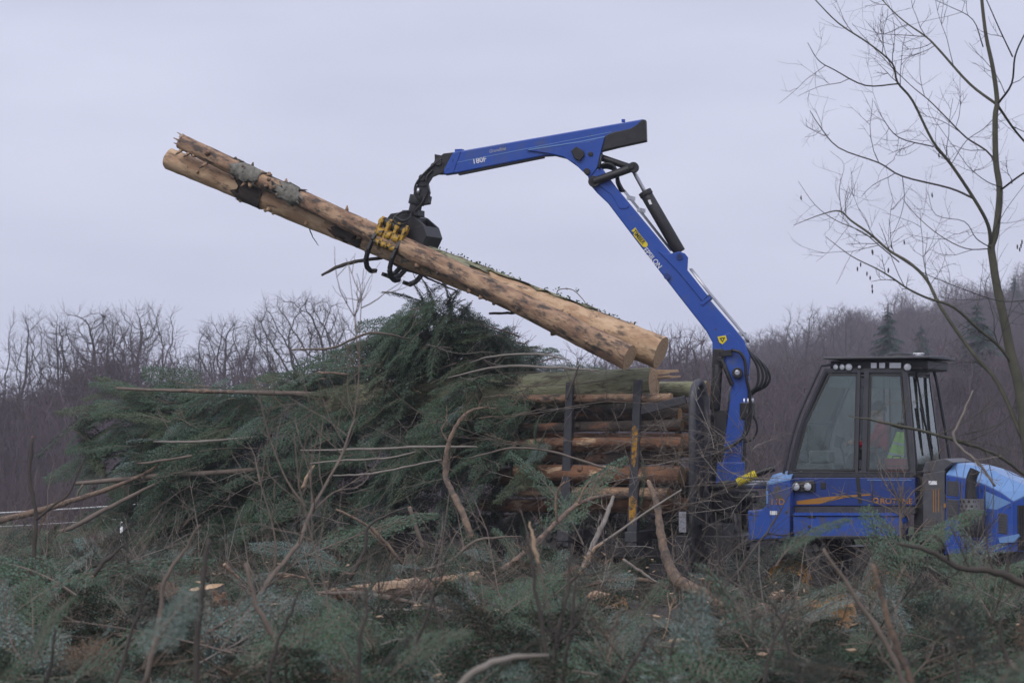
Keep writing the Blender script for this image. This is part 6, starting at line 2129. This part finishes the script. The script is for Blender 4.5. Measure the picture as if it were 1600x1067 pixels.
    t_ = tw.build('twig', M['twig'], root, fix=False); t_['kind'] = 'stuff'
    bd = MB()
    for i in range(6):
        p = tw.v[rg.randrange(len(tw.v))]
        bd.tube([p, p + Vector((0, 0, -.03)), p + Vector((0.005, 0, -.05))], [.003, .009, .002], 5)
    for (a, b) in ((1364, 388), (1342, 414), (1356, 426), (1390, 418), (1362, 446), (1596, 380), (1592, 388)):
        for q in range(2):
            p = loc(P(a + rg.uniform(-4, 4), b + rg.uniform(-6, 6), 27.3))
            bd.tube([p, p + Vector((0, 0, -.02)), p + Vector((0, 0, -.045))], [.004, .009, .004], 6)
    b_ = bd.build('catkin', M['twig'], root, fix=False); b_['kind'] = 'stuff'
alder()

# ------------------------------------------------------------------ stump, cut logs, fence
def stump():
    Y = 27.0
    b, t = P(322, 968, Y), P(322, 917, Y)
    c = Vector((b.x, Y, gz(b.x, Y) - .1))
    H = t.z - c.z
    mb = MB(); rg = random.Random(2)
    n, ns = 28, 10
    vs = []
    for i in range(ns + 1):
        z = H * i / ns
        for j in range(n):
            a = 6.2832 * j / n
            r = .165 + .10 * (1 - i / ns) ** 2 + .012 * math.sin(5 * a) + rg.uniform(-.014, .014)
            vs.append(Vector((math.cos(a) * r, math.sin(a) * r, z + (.03 * math.sin(a + 1) if i == ns else 0))))
    mb.add(vs, [(i * n + j, i * n + (j + 1) % n, (i + 1) * n + (j + 1) % n, (i + 1) * n + j) for i in range(ns) for j in range(n)], 0, True)
    o = mb.build('stump', M['greybark'], None, fix=False); o.location = c
    e = MB(); ring = vs[-n:]; cc = sum(ring, Vector()) / n + Vector((0, 0, .01))
    e.add(ring + [cc], [(j, (j + 1) % n, n) for j in range(n)])
    e.build('cut_top', M['endwood'], o, fix=False)
    mb = MB()
    for k in range(40):
        a = rg.uniform(3.4, 6.2); z = H * rg.uniform(.3, .97); r = .185 + .06 * (1 - z / H) ** 2
        p = Vector((math.cos(a) * r, math.sin(a) * r, z)); s = Vector((-math.sin(a), math.cos(a), 0))
        w, h = rg.uniform(.014, .035), rg.uniform(.03, .07)
        mb.prism([p - s * w, p + s * w, p + s * w * .8 - Vector((0, 0, h)), p - s * w * .9 - Vector((0, 0, h))], Vector((math.cos(a), math.sin(a), 0)) * rg.uniform(.01, .025))
    mb.build('bark_flake', M['peeled_dark'], o)['kind'] = 'stuff'
    tag(o, 'freshly cut grey barked stump half sunk in the fir slash', 'stump')
stump()
make_log('log', P(1215, 944, 33.2), P(1266, 957, 32.2), .15, .165, 'peeled', 'short pale log end lying beside the orange sawn disc below the wheels', None, ('endwood', 'endwood_orange'), 81, 3, .03)
make_log('log', P(1335, 952, 34.6), P(1313, 957, 32.4), .2, .21, 'darkbark', 'log with a dark orange sawn face turned to the camera below the wheels', None, ('endwood', 'endwood_orange'), 82, 0, .03)
make_log('log', P(930, 938, 31.4), P(962, 949, 30.6), .12, .13, 'peeled', 'squat log with an orange sawn face under the low arched branch', None, ('endwood', 'endwood_orange'), 83, 2, .03)
make_log('log', P(780, 928, 34.4), P(905, 925, 34), .10, .12, 'peeled_dark', 'brown log half hidden in the slash behind the pale torn trunk', None, ('endwood', 'endwood_orange'), 84, 4, .04)
lg = make_log('fallen_log', P(505, 932, 30.6), P(745, 906, 31.6), .075, .10, 'peeled_dark', 'fallen trunk with a long pale torn strip along its side', None, ('splinter', 'endwood'), 85, 4, .06, cat='log')
lt = (P(745, 906, 31.6) - P(505, 932, 30.6)).length
bark_patch(lg, .075, .10, lt, .2, .62, 1.1, 3.2, 'torn_strip', 'splinter', 9)
def fence():
    root = empty('wire_fence', P(195, 850, 62))
    b = root.location.copy()
    tag(root, 'low wire fence with slim pale posts beyond the slash', 'fence')
    for a in (190, 196, -30, 345):
        p = P(a, 815, 62); z0 = gz(p.x, 62) - .2
        top = P(a, 818 if a != 345 else 780, 62).z if a not in (-30,) else P(a, 805, 62).z
        mb = MB(); mb.cyl(Vector((p.x, 62, z0)) - b, Vector((p.x, 62, top)) - b, .032, 10)
        mb.lathe([(.036, 0), (.036, .07), (.02, .09), (0, .09)], Vector((p.x, 62, top - .03)) - b, (0, 0, 1), 10)
        mb.build('post', M['panel'] if a != 190 else M['decal_white'], root)
    for dz, r in ((0, .016), (.3, .006)):
        mb = MB()
        mb.tube(catmull([P(x, y, 62) - b - Vector((0, 0, dz)) for x, y in ((-120, 806), (0, 801), (120, 794), (230, 787), (345, 783))]), r, 6)
        mb.build('wire', M['tape'] if dz == 0 else M['silver'], root)
fence()

# ------------------------------------------------------------------ slash over the clearing: stuff no one could count
rs = random.Random(123)
items, pale, tw = [], [], []
KEEP = [(290, 355, 968, 27), (500, 750, 935, 31), (1005, 1132, 950, 36), (1215, 1345, 975, 32.3), (925, 980, 960, 30.6), (1235, 1420, 900, 43.5), (470, 760, 850, 40), (1060, 1240, 890, 43)]
def blocks(p, mg=60):
    a = 800 + p[0] / p[1] * FPX
    b = HZ - (p[2] - CAMZ) / p[1] * FPX
    return any(x0 - mg < a < x1 + mg and b < y1 + 42 and p[1] < Y for x0, x1, y1, Y in KEEP)
def fx(Y): return Y * .19 + 1.2
for i in range(2500):
    Y = 15 + 31.5 * rs.random() ** .85
    x = rs.uniform(-fx(Y), fx(Y))
    z = gz(x, Y)
    hgt = .26 * rs.random() ** 1.5
    clump = max(0, _h(x * 1.7 + 4, Y * 1.7)) * .2
    items.append((Vector((x, Y, z + .03 + hgt + clump)), (rs.gauss(0, .5), rs.gauss(-.12, .4), rs.uniform(0, 6.28)), rs.uniform(.35, .8), rs.randrange(6)))
items = [i for i in items if not blocks(i[0], 120)]
scatter('fir_slash', FINE_P + DROOP_P, items, 'carpet of cut dark green fir boughs over the clearing')
items = []
for i in range(5200):
    Y = 14.5 + 30.5 * rs.random() ** .9
    x = rs.uniform(-fx(Y), fx(Y))
    clump = max(0, _h(x * 1.7 + 4, Y * 1.7)) * .2
    pal = _h(x * .8 + 9, Y * .9) + rs.gauss(0, .5) > .55
    items.append((Vector((x, Y, gz(x, Y) + .06 + .3 * rs.random() ** 1.4 + clump)), (rs.gauss(0, .7), rs.gauss(-.15, .4), rs.uniform(0, 6.28)), rs.uniform(.4, .95), 4 if rs.random() < .10 else (rs.choice((2, 3)) if pal else rs.choice((0, 1)))))
items = [i for i in items if not blocks(i[0])]
scatter('fir_sprays', SPRAY_P, items, 'loose silvery and green fir sprays strewn over the slash')
items = []
for i in range(1300):
    Y = 15 + 31 * rs.random() ** .8
    x = rs.uniform(-fx(Y), fx(Y))
    items.append((Vector((x, Y, gz(x, Y) + .15 + .35 * rs.random())), (rs.uniform(0, 6.28), rs.gauss(-.2, .4), rs.uniform(0, 6.28)), rs.uniform(.3, .9), rs.randrange(6)))
for i in range(150):       # upright whips
    Y = rs.uniform(17, 42); x = rs.uniform(-fx(Y), fx(Y))
    items.append((Vector((x, Y, gz(x, Y) + .1)), (rs.uniform(0, 6.28), rs.gauss(-1.25, .25), rs.uniform(0, 6.28)), rs.uniform(.4, .9), rs.randrange(6)))
for i in range(900):       # brambles along the far edge of the clearing
    Y = rs.uniform(46, 80); x = rs.uniform(-fx(Y) - 1, fx(Y))
    if x > 2: continue
    items.append((Vector((x, Y, gz(x, Y) + .1)), (rs.uniform(0, 6.28), rs.gauss(-1.0, .4), rs.uniform(0, 6.28)), rs.uniform(.5, 1.1), rs.randrange(6)))
items = [i for i in items if not blocks(i[0]) or R.random() < .3]
scatter('litter_twigs', TWIG_P, items, 'bare twigs and brambles scattered through the slash')
# grassy bramble edge
items = []
for i in range(1100):
    Y = rs.uniform(47, 90); x = rs.uniform(-fx(Y) - 1, fx(Y) * .9)
    items.append((Vector((x, Y, gz(x, Y) + .1 + .3 * rs.random())), (rs.gauss(0, .7), rs.gauss(-.6, .5), rs.uniform(0, 6.28)), rs.uniform(.6, 1.2), rs.randrange(2)))
scatter('edge_brush', SPRAY_P, items, 'low brush along the far edge of the clearing')
# wood chips
mb = MB()
for i in range(380):
    Y = 16 + 30 * rs.random(); x = rs.uniform(-fx(Y), fx(Y))
    c = Vector((x, Y, gz(x, Y) + .2 + .35 * rs.random()))
    d = Vector((rs.uniform(-1, 1), rs.uniform(-1, 1), rs.uniform(-.4, .4))).normalized()
    e_ = d.orthogonal().normalized()
    l, w = rs.uniform(.015, .07), rs.uniform(.005, .016)
    mb.prism([c - d * l, c - d * l * .3 + e_ * w, c + d * l, c + e_ * -w], d.cross(e_) * .012)
o = mb.build('wood_chips', M['splinter'])
tag(o, 'pale wood chips strewn in the slash', kind='stuff')

# standing bough tips at the near edge and a big clump before the hood
for (a, b, Y, s, rx, ry, rz_, lab) in (
        (1212, 885, 16, .3, .2, -.85, .35, 'dark blurred fir bough pointing up before the blue locker'),
        (1400, 915, 24, .6, .3, -.95, .4, 'tall fir bough of the clump standing before the second wheel'),
        (1440, 935, 24.5, .62, -.3, -1.1, 2.2, 'broad fir bough of the clump before the muffler guard'),
        (1500, 950, 23.5, .6, .2, -.7, .5, 'fir bough leaning across under the hood'),
        (1560, 960, 23, .6, .3, -.8, 2.6, 'fir bough rising below the grille'),
        (1460, 980, 22, .7, 0, -.5, 1.0, 'fir bough spreading low before the second wheel'),
        (1330, 985, 23, .5, .1, -.5, 2.9, 'fir bough spreading low before the first wheel'),
        (20, 960, 20, .8, .1, -.6, .3, 'fir bough rising at the foot of the upright dead stem'),
        (120, 930, 22, .8, -.2, -.5, 2.5, 'fir bough beside the silvery sprays'),
        (470, 870, 34, .9, .3, -.5, .4, 'fir bough leaning on the foot of the pile'),
        (830, 860, 35, .9, .1, -.9, .6, 'fir bough standing before the bunk stake'),
        (910, 850, 35.5, .8, .1, -1.0, 2.4, 'fir bough standing beside the pale split branch'),
        (1000, 705, 42.4, .45, 0, 1.2, .2, 'small fir spray hanging on the yellow stake'),
        (855, 668, 42.2, .35, 0, 1.0, 2.9, 'pale small fir spray hanging before the dark logs')):
    add_bough(BOUGHS[int(a) % 4], P(a, b, Y), (rx, ry, rz_), s, lab, 'boughs standing out of the slash')
items = []
for i in range(70):
    px, py = rs.gauss(1470, 85), rs.uniform(825, 970)
    if py < 835 + abs(px - 1430) * .35: continue
    items.append((P(px, py, rs.uniform(22.5, 26)), (rs.gauss(0, .6), rs.gauss(-.4, .5), rs.uniform(0, 6.28)), rs.uniform(.4, .7), rs.choice((0, 1, 2, 3, 3))))
for i in range(8):
    px = rs.uniform(0, 1600); py = rs.uniform(1035, 1085)
    items.append((P(px, py, rs.uniform(9.5, 13)), (rs.gauss(0, .5), rs.gauss(-.7, .4), rs.uniform(0, 6.28)), rs.uniform(.35, .6), rs.choice((0, 1, 2))))
items = [i for i in items if not blocks(i[0])]
scatter('near_sprays', SPRAY_P, items, 'near out of focus fir sprays standing above the slash')
